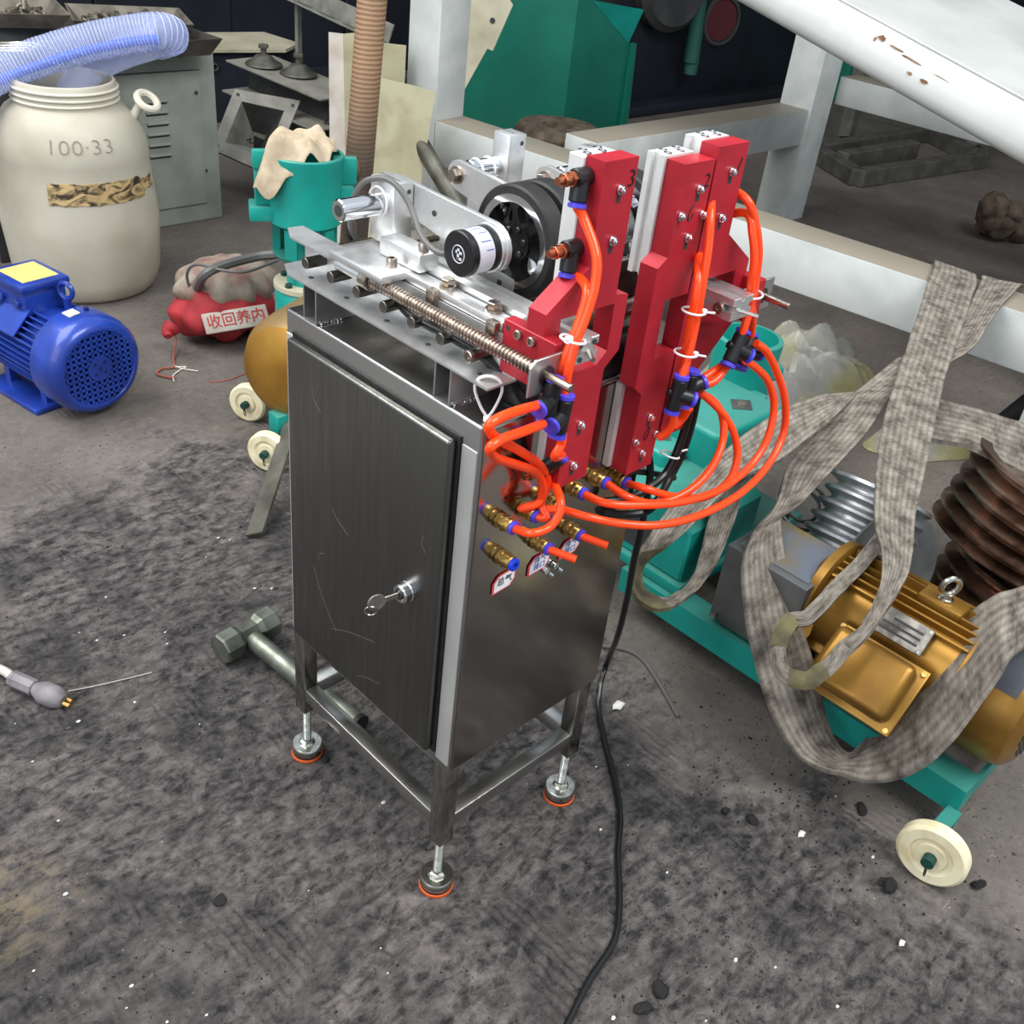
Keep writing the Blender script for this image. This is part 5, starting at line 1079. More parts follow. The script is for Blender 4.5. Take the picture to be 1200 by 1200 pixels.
for i, (t_, o_) in enumerate(((.10, -.02), (.22, .02))):
    p = Vector((1.44, 2.70, .362)) + (Vector((1.50, 2.25, .332)) - Vector((1.44, 2.70, .362))).normalized() * t_ + Vector((o_, 0, .002))
    k = thing('clamp_knob', ['bell-shaped rusty clamp with a stud, left one on the upper channel', 'bell-shaped rusty clamp with a stud, right one on the upper channel'][i], 'clamp', p, group='clamps on the channel')
    bm = NB(); lathe(bm, p, Zv, [(0, .062), (.006, .060), (.016, .040), (.030, .026), (.034, .01)], 18); obj('bell', bm, 'dull_steel', k)
    bm = NB(); cyl(bm, p + Zv * .032, p + Zv * .056, .010, n=12); hexnut(bm, p + Zv * .052, Zv, .017, .012); obj('stud', bm, 'dull_steel', k)
for i, o_ in enumerate((0, .035)):
    bm = NB(); tube(bm, [(1.44 + o_, 2.36 - o_, .02), (1.43 + o_, 2.32 - o_, .16), (1.47 + o_, 2.28 - o_, .25), (1.55 + o_, 2.24, .28), (1.62 + o_, 2.22, .25)], .008, 8, 5)
    solo('bent_cable', bm, 'black_cable', ['dark bent cable in front of the channel stack, outer one', 'dark bent cable in front of the channel stack, inner one'][i], 'cable')
pt_ = thing('shade_partition', 'added dark sheet partition standing in for shade behind the bench and trays', 'partition', (1.6, 3.9, 0))  # dark sheets added where there is only shade
for k in range(5):
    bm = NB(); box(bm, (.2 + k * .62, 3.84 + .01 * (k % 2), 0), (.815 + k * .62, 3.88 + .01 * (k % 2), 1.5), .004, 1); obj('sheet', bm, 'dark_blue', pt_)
for z, dz in ((.55, .02), (.75, -.03)):
    bm = NB(); box(bm, (.7, 3.74, z), (2.2, 3.80, z + .09), .005, 1, M=Matrix.Rotation(.0, 4, 'Z')); obj('rail', bm, 'dark_blue', pt_)
bm = NB(); box(bm, (1.70, 2.42, 0), (1.98, 2.78, .30), .006); solo('dark_crate', bm, 'dark_blue', 'dark crate in the shadow behind the channel stack', 'crate')
# square hopper frame leaning on the cabinet
hf = thing('hopper_frame', 'square grey sheet-metal hopper frame leaning on its side', 'hopper', (1.25, 2.25, 0))
Q = [Vector(q) for q in ((1.126, 2.436, .159), (1.246, 2.291, .102), (1.415, 2.365, .298), (1.257, 2.497, .316))]
def bl(u, v): return Q[0] * (1 - u) * (1 - v) + Q[1] * u * (1 - v) + Q[2] * u * v + Q[3] * (1 - u) * v
e3 = (Q[1] - Q[0]).cross(Q[3] - Q[0]).normalized()
if e3.dot(Vector((-1, -1, 1))) < 0: e3 = -e3
def quad_slab(nm, pts, t, m):
    bm = NB(); a_ = [bm.verts.new(q) for q in pts]; b_ = [bm.verts.new(q - e3 * t) for q in pts]; bm.faces.new(a_); bm.faces.new(b_[::-1])
    for k in range(4): bm.faces.new((a_[k], a_[(k + 1) % 4], b_[(k + 1) % 4], b_[k]))
    return obj(nm, bm, m, hf, smooth=0)
w0, w1 = .17, .83
for a, b, c, d in (((0, 0), (1, 0), (1, w0), (0, w0)), ((0, w1), (1, w1), (1, 1), (0, 1)), ((0, w0), (w0, w0), (w0, w1), (0, w1)), ((w1, w0), (1, w0), (1, w1), (w1, w1))):
    quad_slab('rim_strip', [bl(*a), bl(*b), bl(*c), bl(*d)], .012, 'grey_frame')
    
q4 = [(w0, w0), (w1, w0), (w1, w1), (w0, w1)]; ic = (.5, .5)
for i in range(4):
    a, b = q4[i], q4[(i + 1) % 4]; f = .35
    a2 = (ic[0] + (a[0] - ic[0]) * f, ic[1] + (a[1] - ic[1]) * f); b2 = (ic[0] + (b[0] - ic[0]) * f, ic[1] + (b[1] - ic[1]) * f)
    quad_slab('cone_side', [bl(*a), bl(*b), bl(*b2) - e3 * .09, bl(*a2) - e3 * .09], .003, 'grey_frame' if i in (0, 3) else 'dark_sheet')
for a in ((.08, .92), (.92, .92), (.08, .08)):
    bm = NB(); q = bl(*a); cyl(bm, q - e3 * .001, q + e3 * .001, .006, n=10); obj('bolt_hole', bm, 'slot_dark', hf)
bm = NB(); q = bl(.42, .36) - e3 * .035; ea1 = (Q[1] - Q[0]).normalized(); ea2 = (Q[3] - Q[0]).normalized(); tube(bm, [q, q + ea1 * .012 + ea2 * .012, q + ea1 * .012 - ea2 * .002, q + ea1 * .03 + ea2 * .006], .0022, 5, 3); obj('pen_mark', bm, 'ink_black', hf)
for u_ in (.05, .95):
    bm = NB(); q = bl(u_, .03); cyl(bm, q - e3 * .006, (q.x + .01, q.y + .01, 0), .008, n=6); obj('rest_leg', bm, 'grey_frame', hf)
# beige plates, wooden pole and pipe leaning behind the roller bed
def slab(name, label, corners, th, m, cat='plate', group=None, holes=()):
    t = thing(name, label, cat, Vector((sum(c[0] for c in corners) / len(corners), sum(c[1] for c in corners) / len(corners), min(c[2] for c in corners))), group=group)
    bm = NB(); C_ = [Vector(c) for c in corners]; n = (C_[1] - C_[0]).cross(C_[2] - C_[0]).normalized() * th
    a = [bm.verts.new(c) for c in C_]; b = [bm.verts.new(c + n) for c in C_]; bm.faces.new(a); bm.faces.new(b[::-1])
    for k in range(len(a)): bm.faces.new((a[k], a[(k + 1) % len(a)], b[(k + 1) % len(a)], b[k]))
    obj('slab', bm, m, t, smooth=0)
    for h in holes:
        bm = NB(); cyl(bm, Vector(h) + n * .2, Vector(h) - n.normalized() * .001, .012, n=14); obj('bolt_hole', bm, 'slot_dark', t)
    return t
SL = CV2
slab('beige_panel', 'marbled beige panel with bolt holes standing behind the wooden pole', SL['plate_a'], .012, 'beige_plate')
slab('pale_panel', 'narrow pale pinkish panel standing left of the wooden pole', SL['plate_b'], .015, 'pale_plate')
slab('beige_panel', 'marbled beige panel, wide one right of the wooden pole', SL['plate_c'], .012, 'beige_plate')
slab('olive_panel', 'small beige panel with a hole, peeking between pole and column', SL['plate_d'], .012, 'beige_plate')
a, b = [Vector(p) for p in SL['pole']]; d = (b - a)
pl_ = thing('wooden_pole', 'round wooden pole with dark lower end leaning upright', 'pole', a)
bm = NB(); tube(bm, [a, a + d * .3, a + d * .7, a + d * 1.1], .031, 20, 4); obj('shaft', bm, 'ringed_wood', pl_)
for t_, r_ in ((.42, .012), (.58, .009), (.30, .010)):
    bm = NB(); lump(bm, a + d * t_ + Vector((-.022, -.020, 0)), r_, 3, sz=2.2, sub=2); obj('knot', bm, 'steel_dark' if False else 'brown_rag', pl_)
a, b = [Vector(p) for p in SL['pipe']]
bm = NB(); cyl(bm, a, b, .024, n=20, bev=.002); solo('steel_pipe', bm, 'dull_steel', 'dull grey pipe leaning against the white column', 'pipe')
# ------------------------------------------------------------------ electric motors
def motor_body(bm, rin, rout, y0, y1, nf, skip=None, gap=.5):
    """finned frame along local Y, axis at z=0"""
    cyl(bm, (0, y0, 0), (0, y1, 0), rin, n=40)
    for i in range(nf):
        a = 2 * math.pi * i / nf
        if skip and skip(a): continue
        e = Vector((math.cos(a), 0, math.sin(a))); f = Vector((-math.sin(a), 0, math.cos(a))); w_ = .0022
        prism(bm, [(rin - .003, -w_), (rout, -w_ * .7), (rout, w_ * .7), (rin - .003, w_)], (0, y0 + .004, 0), e, f, Yv * (y1 - y0 - .008))
    return bm
def shift(bm, M): bm.transform(M); return bm
# blue motor on the floor
bmx = thing('electric_motor', 'blue finned electric motor lying on the floor in front of the white drum', 'motor', (.192, 1.427, 0), .158)
Z0 = Matrix.Translation((0, 0, .112))
bm = NB(); motor_body(bm, .078, .092, -.05, .17, 44, lambda a: abs(a - math.pi / 2) < .35 or abs(a - 3 * math.pi / 2) < .5); obj('frame', shift(bm, Z0), 'blue_paint', bmx, local=True)
bm = NB(); lathe(bm, (0, -.048, .112), (0, -1, 0), [(0, .090), (.004, .1035), (.052, .1035), (.066, .1005), (.078, .092), (.083, .084), (.083, .079), (.079, .077)], 48, True, False); fc = obj('fan_cover', bm, 'blue_paint', bmx, local=True)
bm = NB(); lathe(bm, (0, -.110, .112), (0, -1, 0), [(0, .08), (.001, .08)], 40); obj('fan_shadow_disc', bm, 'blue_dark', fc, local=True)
bm = NB()
for i in range(-6, 7):
    q = i * .0122; L_ = math.sqrt(max(0, .0785 ** 2 - q * q))
    box(bm, (q - .0026, -.1295, .112 - L_), (q + .0026, -.1265, .112 + L_)); box(bm, (-L_, -.1295, .112 + q - .0026), (L_, -.1265, .112 + q + .0026))
cyl(bm, (0, -.1262, .112), (0, -.1302, .112), .026, n=24); obj('grille', bm, 'blue_paint', fc, local=True, smooth=0)
for q in ((0, 0), (.011, .011), (-.011, -.011), (.011, -.011), (-.011, .011)):
    bm = NB(); box(bm, (q[0] - .003, -.1306, .112 + q[1] - .003), (q[0] + .003, -.1300, .112 + q[1] + .003)); obj('centre_hole', bm, 'blue_dark', fc, local=True, smooth=0)
bm = NB(); lathe(bm, (0, .168, .112), Yv, [(0, .088), (.006, .096), (.02, .096), (.028, .07), (.05, .045), (.05, .016)], 40); cyl(bm, (0, .2, .112), (0, .26, .112), .014, n=16); obj('end_shield', bm, 'blue_paint', bmx, local=True)
for s in (-1, 1):
    bm = NB(); box(bm, (s * .066 - .032, -.035, 0), (s * .066 + .032, .155, .012), .003); box(bm, (s * .055 - .008, -.02, .012), (s * .055 + .008, .0, .055)); box(bm, (s * .055 - .008, .11, .012), (s * .055 + .008, .13, .055)); obj('foot', bm, 'blue_paint', bmx, local=True)
bm = NB(); box(bm, (-.052, .02, .185), (.040, .128, .235), .005); tb = obj('terminal_box', bm, 'blue_paint', bmx, local=True)
bm = NB(); box(bm, (-.060, .012, .235), (.048, .136, .252), .006); obj('box_lid', bm, 'blue_paint', tb, local=True)
bm = NB(); box(bm, (-.044, .030, .2515), (.034, .118, .2530), .0005, 1); obj('sticker', bm, 'yellow_sticker', tb, local=True)
for y in (.045, .10):
    bm = NB(); cyl(bm, (-.050, y, .208), (-.060, y, .208), .010, n=14, bev=.001); obj('cable_plug', bm, 'blue_paint', tb, local=True)
bm = NB(); torus(bm, (.022, -.008, .232), (1, .3, 0), .016, .0052, 24, 8); cyl(bm, (.022, -.008, .195), (.022, -.008, .217), .008, n=12); obj('eye_bolt', bm, 'blue_paint', bmx, local=True)
bm = NB(); box(bm, (-.032, .005, -.002), (.032, .085, .002), .0008, 1, M=Matrix.Translation((-.068, .01, .178)) @ Euler((0, -.78, 0)).to_matrix().to_4x4()); obj('name_plate_seat', bm, 'blue_paint', bmx, local=True)
bm = NB(); box(bm, (-.012, -.085, -.001), (.012, -.060, .001), M=Matrix.Translation((-.012, 0, .2150)) @ Euler((0, -.1, 0)).to_matrix().to_4x4()); 
obj('rating_label', bm, 'cream_wheel', fc, local=True)
bm = NB(); cyl(bm, (.02, -.075, .212), (.02, -.075, .219), .005, n=10); obj('cover_screw', bm, 'blue_dark', fc, local=True)

# ------------------------------------------------------------------ left cart: gold motor, teal pump, cream wheels
lc = thing('pump_cart', 'teal pump cart with cream wheels standing behind the steel cabinet', 'cart', (.6, 1.05, 0))
bm = NB(); box(bm, (.402, .955, .055), (.80, .99, .10), .003); obj('side_rail', bm, 'teal_paint', lc)
bm = NB(); box(bm, (.50, 1.155, .055), (.86, 1.19, .10), .003); obj('side_rail', bm, 'teal_paint', lc)
bm = NB(); box(bm, (.50, .992, .058), (.54, 1.153, .097), .003); obj('cross_rail', bm, 'teal_paint', lc)
bm = NB(); box(bm, (.55, .96, .1005), (.84, 1.26, .112), .003); obj('deck', bm, 'teal_paint', lc)
def cream_wheel(parent, c, axis, r, thick=.022):
    c = Vector(c); d = Vector(axis).normalized()
    bm = NB(); lathe(bm, c - d * thick / 2, d, [(0, r * .78), (0, r * .9), (thick * .2, r), (thick * .8, r), (thick, r * .9), (thick, r * .62), (thick * .82, r * .55), (thick * .82, r * .46), (thick, r * .42), (thick, r * .2)], 40); w_ = obj('wheel', bm, 'cream_wheel', parent)
    bm = NB(); cyl(bm, c + d * thick / 2, c + d * (thick / 2 + .014), r * .19, n=12, bev=.001); obj('axle_nut', bm, 'teal_dark', w_)
    bm = NB(); cyl(bm, c - d * .07, c + d * thick / 2, r * .12, n=10); obj('axle', bm, 'dark_sheet', w_)
    bm = NB(); q = c + d * (thick / 2 + .010); tube(bm, [q, q + Vector((-.002, -.002, -r * .4)), q + Vector((.001, -.003, -r * .55))], .0012, 5, 2); tube(bm, [q, q + Vector((.002, -.003, -r * .5))], .0012, 5, 1); obj('split_pin', bm, 'dark_sheet', w_)
cream_wheel(lc, (.372, .945, .041), (-.85, -.5, .05), .041); cream_wheel(lc, (.447, 1.135, .041), (-.85, -.5, .05), .041)
gl = thing('electric_motor', 'dusty gold motor with rounded end cover on the left cart behind the cabinet', 'motor', (.515, 1.005, .10), -1.12)
bm = NB(); lathe(bm, (0, -.02, .085), (0, -1, 0), [(-.09, .105), (.0, .108), (.05, .106), (.075, .094), (.088, .07), (.094, .02)], 44); obj('fan_cover', bm, 'gold_dusty', gl, local=True)
bm = NB(); motor_body(bm, .085, .100, .06, .27, 40); obj('frame', shift(bm, Matrix.Translation((0, 0, .085))), 'gold_dusty', gl, local=True)
for s in (-1, 1):
    bm = NB(); box(bm, (s * .06 - .02, .08, .001), (s * .06 + .02, .26, .02), .002); obj('foot', bm, 'gold_dusty', gl, local=True)
bm = NB()
for i in range(7):
    for j in range(2): pass
vs = []
for i in range(8):
    a = .55 + i * .09; vs.append([bm.verts.new((.1085 * math.cos(a), -.062 + q, .085 + .1085 * math.sin(a))) for q in (0, .045)])
for a_, b_ in zip(vs, vs[1:]): bm.faces.new((a_[0], a_[1], b_[1], b_[0]))
bmesh.ops.solidify(bm, geom=bm.faces[:], thickness=.0015); obj('rating_label', bm, 'dark_sheet', gl, local=True)
pc = Vector((.640, 1.205, .112))
pu = thing('teal_pump', 'upright teal cast pump with a rag stuffed in its open top', 'pump', pc)
bm = NB(); lathe(bm, pc, Zv, [(0, .062), (.008, .066), (.118, .066), (.124, .062)], 40); obj('base_cylinder', bm, 'teal_paint', pu)
bm = NB(); lathe(bm, pc + Zv * .124, Zv, [(0, .068), (.010, .068)], 40); obj('flange', bm, 'beige_board', pu)
for a in (.4, 2.0, 3.4, 5.0):
    bm = NB(); p = pc + Vector((.054 * math.cos(a), .054 * math.sin(a), .134)); hexnut(bm, p, Zv, .008, .008); obj('flange_bolt', bm, 'teal_dark', pu)
bm = NB(); lathe(bm, pc + Zv * .134, Zv, [(0, .040), (.035, .040), (.050, .050), (.058, .064), (.066, .068)], 36); obj('neck', bm, 'teal_paint', pu)
bm = NB()
for a0, a1 in ((-.35, .35), (1.75, 2.45), (3.45, 3.85), (4.75, 5.15)):
    n_ = 6; r0, r1 = .052, .068
    poly = [(r1 * math.cos(a0 + (a1 - a0) * i / n_), r1 * math.sin(a0 + (a1 - a0) * i / n_)) for i in range(n_ + 1)] + [(r0 * math.cos(a1 - (a1 - a0) * i / n_), r0 * math.sin(a1 - (a1 - a0) * i / n_)) for i in range(n_ + 1)]
    prism(bm, poly, pc + Zv * .200, X, Yv, Zv * .062)
cyl(bm, pc + Zv * .200, pc + Zv * .262, .018, n=14); obj('window_cage', bm, 'teal_paint', pu)
bm = NB(); lathe(bm, pc + Zv * .262, Zv, [(0, .066), (.006, .074), (.012, .074), (.018, .073), (.128, .0785), (.131, .079), (.140, .079), (.142, .0765), (.142, .0715), (.02, .066)], 48); obj('barrel', bm, 'teal_paint', pu)
for a, z0, z1, w_, ro in ((2.62, .270, .300, .030, .112), (2.62, .300, .372, .018, .100), (-.55, .275, .345, .022, .098), (-.6, .345, .40, .010, .104), (2.75, .372, .41, .009, .104)):
    e = Vector((math.cos(a), math.sin(a), 0)); n = Zv.cross(e)
    bm = NB(); box(bm, (.055, -w_, z0), (ro, w_, z1), .004, 2, M=basis(pc, e, n)); obj('lug', bm, 'teal_paint', pu)
# crumpled rag: a folded sheet heaped in the mouth and hanging over the rim
bm = NB(); nr_, na_2 = 22, 72; rings_ = []
for i in range(nr_ + 1):
    rr = i / nr_; row = []
    for j in range(na_2):
        a = 2 * math.pi * j / na_2
        x = rr * math.cos(a); y = rr * math.sin(a)
        f1 = abs(math.sin(3.6 * x + 2.3 * y + .7 * math.sin(4 * y))); f2 = abs(math.sin(2.6 * y - 4.2 * x + 1.3 + .8 * math.sin(3 * x))); f3 = abs(math.sin(6 * x + 5 * y + 2))
        z = .410 + .016 * (1 - rr ** 2) + .020 * (1 - f1 ** 1.5) + .013 * (1 - f2 ** 1.5) - .004 * f3
        R1 = .0655 + .003 * math.sin(3 * a + 1) + .002 * math.sin(7 * a)
        over_ = max(0.0, math.cos(a - 3.05)) ** 4
        R1 += .042 * over_
        if rr > .72: z -= ((rr - .72) / .28) ** 1.3 * (.012 + .075 * over_)
        row.append(bm.verts.new(pc + Vector((x * R1, y * R1, z))))
    rings_.append(row)
low_ = [[bm.verts.new(v.co + Vector((0, 0, -.004))) for v in row] for row in rings_]
for L__ in (rings_, low_):
    for i in range(1, nr_):
        for j in range(na_2): bm.faces.new((L__[i][j], L__[i][(j + 1) % na_2], L__[i + 1][(j + 1) % na_2], L__[i + 1][j]))
    c_ = L__[0][0]
    for j in range(na_2): bm.faces.new((c_, L__[1][j], L__[1][(j + 1) % na_2]))
    bmesh.ops.delete(bm, geom=L__[0][1:], context='VERTS')
for j in range(na_2): bm.faces.new((rings_[nr_][j], rings_[nr_][(j + 1) % na_2], low_[nr_][(j + 1) % na_2], low_[nr_][j]))
solo('rag', bm, 'rag_cloth', 'cream crumpled rag stuffed in the top of the teal pump', 'rag', smooth=70)
bm = NB(); d = (Vector((.437, .976, .10)) - Vector((.219, .776, .02))).normalized(); n = Vector((-.6, .1, 1)); n = (n - d * n.dot(d)).normalized()
box(bm, (0, -.034, 0), (.36, 0, .008), .001, 1, M=basis(Vector((.215, .770, .001)), d, n.cross(d))); solo('steel_bar', bm, 'dull_steel', 'flat steel bar leaning from the floor onto the left cart', 'bar')
# red and white sack
sk = thing('woven_sack', 'red and grey woven sack with white lettered patch on the floor', 'sack', (.62, 1.53, 0))
bm = NB(); r_ = bmesh.ops.create_uvsphere(bm, u_segments=40, v_segments=24, radius=1)
for v in bm.verts:
    c = v.co; k = 1 + .05 * math.sin(7 * math.atan2(c.y, c.x) + 3 * c.z) + .03 * math.sin(13 * c.x + 5 * c.z)
    v.co = Vector((.625 + c.x * .128 * k, 1.53 + c.y * .10 * k, max(.002, .072 + c.z * .072 * k + .012 * math.sin(9 * c.x))))
obj('lower_cloth', bm, 'bag_red', sk, smooth=70)
bm = NB(); r_ = bmesh.ops.create_uvsphere(bm, u_segments=44, v_segments=22, radius=1)
for v in bm.verts:
    c = v.co; k = 1 + .07 * math.sin(11 * math.atan2(c.y, c.x)) + .03 * math.sin(17 * c.x)
    v.co = Vector((.645 + c.x * .122 * k, 1.545 + c.y * .098 * k, .120 + c.z * .062))
obj('upper_cloth', bm, 'bag_grey', sk, smooth=70)
Ms = basis(Vector((.598, 1.428, .082)), (.93, -.30, 0.08), (.06, .55, .83))
bm = NB(); box(bm, (-.075, -.024, -.004), (.075, .024, .004), .003, 2, M=Ms); pt = obj('patch', bm, 'bag_label', sk)
bm = text_bm('收回养内', .034, .0006); bm.transform(Matrix.Translation((0, 0, .0046))); bm.transform(Ms); obj('patch_lettering', bm, 'ink_red', pt, smooth=0)
bm = NB(); tube(bm, [(.47, 1.49, .07), (.455, 1.485, .06), (.45, 1.475, .055)], lambda t: .022 - .014 * t, 12, 4); obj('tied_neck', bm, 'bag_red', sk)
for nm, m, r, lab in (('bagstring', 'string_red', .0028, 'reddish sack tie string trailing onto the floor'), ('bagstring2', 'string_white', .0016, 'frayed white thread by the sack string, longer one'), ('bagstring3', 'string_white', .0016, 'frayed white thread by the sack string, shorter one'), ('bagwire', 'grey_cable', .0035, 'thin grey wire looping over the red sack'), ('bagtube', 'grey_cable', .011, 'thick grey rubber tube bent over the red sack'), ('seam', 'string_red', .002, 'dark thread lying on the floor before the gold motor')):
    bm = NB(); tube(bm, CV[nm], r, 8, 6); solo('string' if 'string' in nm or nm == 'seam' else 'rubber_tube', bm, m, lab, 'string' if 'string' in nm or nm == 'seam' else 'tube')

# ------------------------------------------------------------------ sledge hammer and cable plug on the floor
hm = thing('sledge_hammer', 'worn sledge hammer lying on the floor behind the cabinet foot', 'hammer', (.06, .45, 0))
hc = Vector((.060, .520, .030)); hd = Vector((.94, .10, .02)).normalized(); hs = Vector((.03, -1, -.045)).normalized(); hs = (hs - hd * hs.dot(hd)).normalized(); hu = hd.cross(hs)
bm = NB(); secs = [(-.050, .021), (-.047, .0235), (-.022, .0235), (-.014, .019), (.014, .019), (.022, .0235), (.047, .0235), (.050, .021)]
loft(bm, [ring(bm, hc + hd * t, hs, hu, r * 1.08, 8, math.pi / 8) for t, r in secs]); obj('head', bm, 'hammer_steel', hm, smooth=25)
bm = NB(); tube(bm, [hc + hs * .016, hc + hs * .03, hc + hs * .14 - Zv * .0, hc + hs * .25], lambda t: .0155 - .001 * t, 16, 4); obj('handle', bm, 'hammer_steel', hm)
bm = NB(); cyl(bm, hc + hs * .245, hc + hs * .252, .0165, n=16); obj('handle_end', bm, 'black_rubber', hm)
pg = thing('cable_plug', 'grey cable connector on a white cable at the left edge of the floor', 'connector', (-.21, .60, 0))
P_ = [Vector(p) for p in ((-.247, .682, .013), (-.235, .639, .013), (-.218, .608, .013), (-.201, .558, .013), (-.199, .54, .013))]
bm = NB(); tube(bm, [(-.33, .82, .012), (-.28, .74, .012), P_[0], P_[1] + Vector((-.004, .012, 0))], .0065, 10, 5); obj('cable', bm, 'cable_white', pg)
dd2 = (P_[3] - P_[1]).normalized()
bm = NB(); cyl(bm, P_[1] - dd2 * .016, P_[1] - dd2 * .010, .012, n=8); cyl(bm, P_[1] - dd2 * .010, P_[1] + dd2 * .026, .0125, n=8, bev=.001); obj('ferrule', bm, 'plug_grey', pg, smooth=25)
bm = NB(); lathe(bm, P_[1] + dd2 * .026, dd2, [(0, .0095), (.004, .011), (.016, .0165), (.036, .0165), (.048, .012), (.052, .008)], 20); obj('bulb_body', bm, 'plug_grey', pg)
for s in (-.003, .0035):
    bm = NB(); q = P_[1] + dd2 * .078 + Vector((s, s, 0)); cyl(bm, q, q + dd2 * .012, .0032, n=10, bev=.0006); obj('contact_pin', bm, 'brass', pg)
bm = NB(); tube(bm, CV['thread'], .0007, 5, 4); solo('thread', bm, 'string_white', 'fine pale thread lying beside the cable connector', 'thread')
bm = NB(); tube(bm, CV['floorwire'], .0032, 8, 6); solo('floor_wire', bm, 'grey_cable', 'thin grey wire on the floor between cabinet and teal cart', 'wire')

# ------------------------------------------------------------------ right cart with gold motor
rc = thing('motor_cart', 'teal steel cart frame on cream wheels under the gold motor', 'cart', (.72, -.08, 0))
def channel(a, b, wdt, h, parent, m='teal_paint', out=1):
    """C channel from a to b (floor points), open side inward"""
    a = Vector(a); b = Vector(b); d = (b - a).normalized(); n = Zv.cross(d) * out; L_ = (b - a).length; z0 = a.z
    bm = NB(); M_ = basis(a, d, n)
    t = .005
    prism(bm, [(0, 0), (wdt, 0), (wdt, t), (t, t), (t, h - t), (wdt, h - t), (wdt, h), (0, h)], a, n, Zv, d * L_)
    return obj('channel_rail', bm, m, parent, smooth=0)
channel((.600, .235, .045), (.600, -.378, .045), .045, .045, rc)
channel((.835, -.378, .045), (.835, .235, .045), .045, .045, rc)
bm = NB(); box(bm, (.605, -.3779, .050), (.830, -.372, .0895)); obj('end_rail', bm, 'teal_paint', rc, smooth=0)
bm = NB(); box(bm, (.606, .190, .050), (.829, .234, .0895), .002); obj('end_rail', bm, 'teal_paint', rc, smooth=0)
bm = NB(); box(bm, (.606, -.30, .0902), (.829, -.06, .097), .001); obj('motor_plate', bm, 'guard_steel', rc, smooth=0)
cream_wheel(rc, (.515, -.388, .046), (-1, -.12, .05), .046, .022); cream_wheel(rc, (.88, -.36, .046), (1, 0, 0), .046, .022); cream_wheel(rc, (.88, .2, .046), (1, 0, 0), .046, .022)
bm = NB(); box(bm, (.55, -.385, .040), (.60, -.365, .055)); obj('axle_bracket', bm, 'teal_paint', rc)
gr = thing('electric_motor', 'gold finned motor with eye bolt and nameplate on the right teal cart', 'motor', (.70, -.2, .097))
AX = Matrix.Translation((.70, 0, .186))
bm = NB(); motor_body(bm, .074, .087, -.30, -.085, 40, lambda a: abs(a - math.pi) < .55 or abs(a - 2.42) < .20 or abs(a - math.pi / 2) < .12 or abs(a - 1.5 * math.pi) < .5); obj('frame', shift(bm, AX), 'gold_paint', gr)
bm = NB(); lathe(bm, (.70, -.295, .186), (0, -1, 0), [(0, .080), (.003, .0905), (.075, .0905), (.094, .084), (.104, .070), (.106, .05), (.106, .01)], 48); gfc = obj('fan_cover', bm, 'gold_paint', gr)
for i in range(-5, 6):
    for j in range(-5, 6):
        if i * i + j * j <= 26 and i * i + j * j > 1:
            pass
bm = NB()
for i in range(-5, 6):
    for j in range(-5, 6):
        if 2 < i * i + j * j <= 27: cyl(bm, (.70 + i * .0115, -.4008, .186 + j * .0115), (.70 + i * .0115, -.4020, .186 + j * .0115), .0038, n=8)
obj('vent_holes', bm, 'slot_dark', gfc)
bm = NB(); vs = []
for i in range(9):
    a = 1.75 + i * .09; vs.append([bm.verts.new((.70 + .0912 * math.cos(a), q, .186 + .0912 * math.sin(a))) for q in (-.375, -.318)])
for a_, b_ in zip(vs, vs[1:]): bm.faces.new((a_[0], a_[1], b_[1], b_[0]))
bmesh.ops.solidify(bm, geom=bm.faces[:], thickness=-.0012); obj('warning_label', bm, 'sticker_pic', gfc)
bm = NB(); lathe(bm, (.70, -.087, .186), Yv, [(0, .080), (.005, .088), (.018, .088), (.026, .068), (.045, .040), (.045, .014)], 40); cyl(bm, (.70, -.04, .186), (.70, .03, .186), .013, n=14); obj('end_shield', bm, 'gold_paint', gr)
for s in (-1, 1):
    bm = NB(); box(bm, (.70 + s * .066 - .022, -.29, .0975), (.70 + s * .066 + .022, -.10, .110), .002); box(bm, (.70 + s * .058 - .008, -.28, .11), (.70 + s * .058 + .008, -.25, .14)); box(bm, (.70 + s * .058 - .008, -.14, .11), (.70 + s * .058 + .008, -.11, .14)); obj('foot', bm, 'gold_paint', gr)
MB_ = Matrix.Translation((.588, -.205, .172)) @ Euler((0, -.75, 0)).to_matrix().to_4x4()
bm = NB(); box(bm, (-.045, -.062, -.035), (.045, .062, .010), .004, 2, M=MB_); tbx = obj('terminal_box', bm, 'gold_paint', gr)
bm = NB(); box(bm, (-.052, -.068, .010), (.052, .068, .016), .002, 2, M=MB_); box(bm, (-.044, -.060, .016), (.044, .060, .056), .013, 3, M=MB_); obj('box_lid', bm, 'gold_paint', tbx)
for q in ((-.046, -.062), (.046, -.062), (-.046, .062), (.046, .062)):
    bm = NB(); cyl(bm, (q[0], q[1], .016), (q[0], q[1], .0195), .004, n=10); bm.transform(MB_); obj('lid_screw', bm, 'brass', tbx)
a = 2.42; e = Vector((math.cos(a), 0, math.sin(a))); f = Vector((math.sin(a), 0, -math.cos(a)))
Mn = basis(Vector((.70, -.205, .186)) + e * .087, Yv * -1, f * -1)
bm = NB(); box(bm, (-.044, -.020, -.0045), (.044, .020, .0015), .0006, 1, M=Mn if Mn.to_3x3() @ Zv @ e > 0 else basis(Vector((.70, -.205, .186)) + e * .087, Yv, f * -1)); npl = obj('name_plate', bm, 'nameplate', gr)
for q in ((-.040, -.016), (.040, -.016), (-.040, .016), (.040, .016)):
    bm = NB(); p = Vector((.70, -.205, .186)) + e * .0885 + Yv * q[0] + f * q[1]; cyl(bm, p, p + e * .001, .002, n=8); obj('rivet', bm, 'zinc', npl)
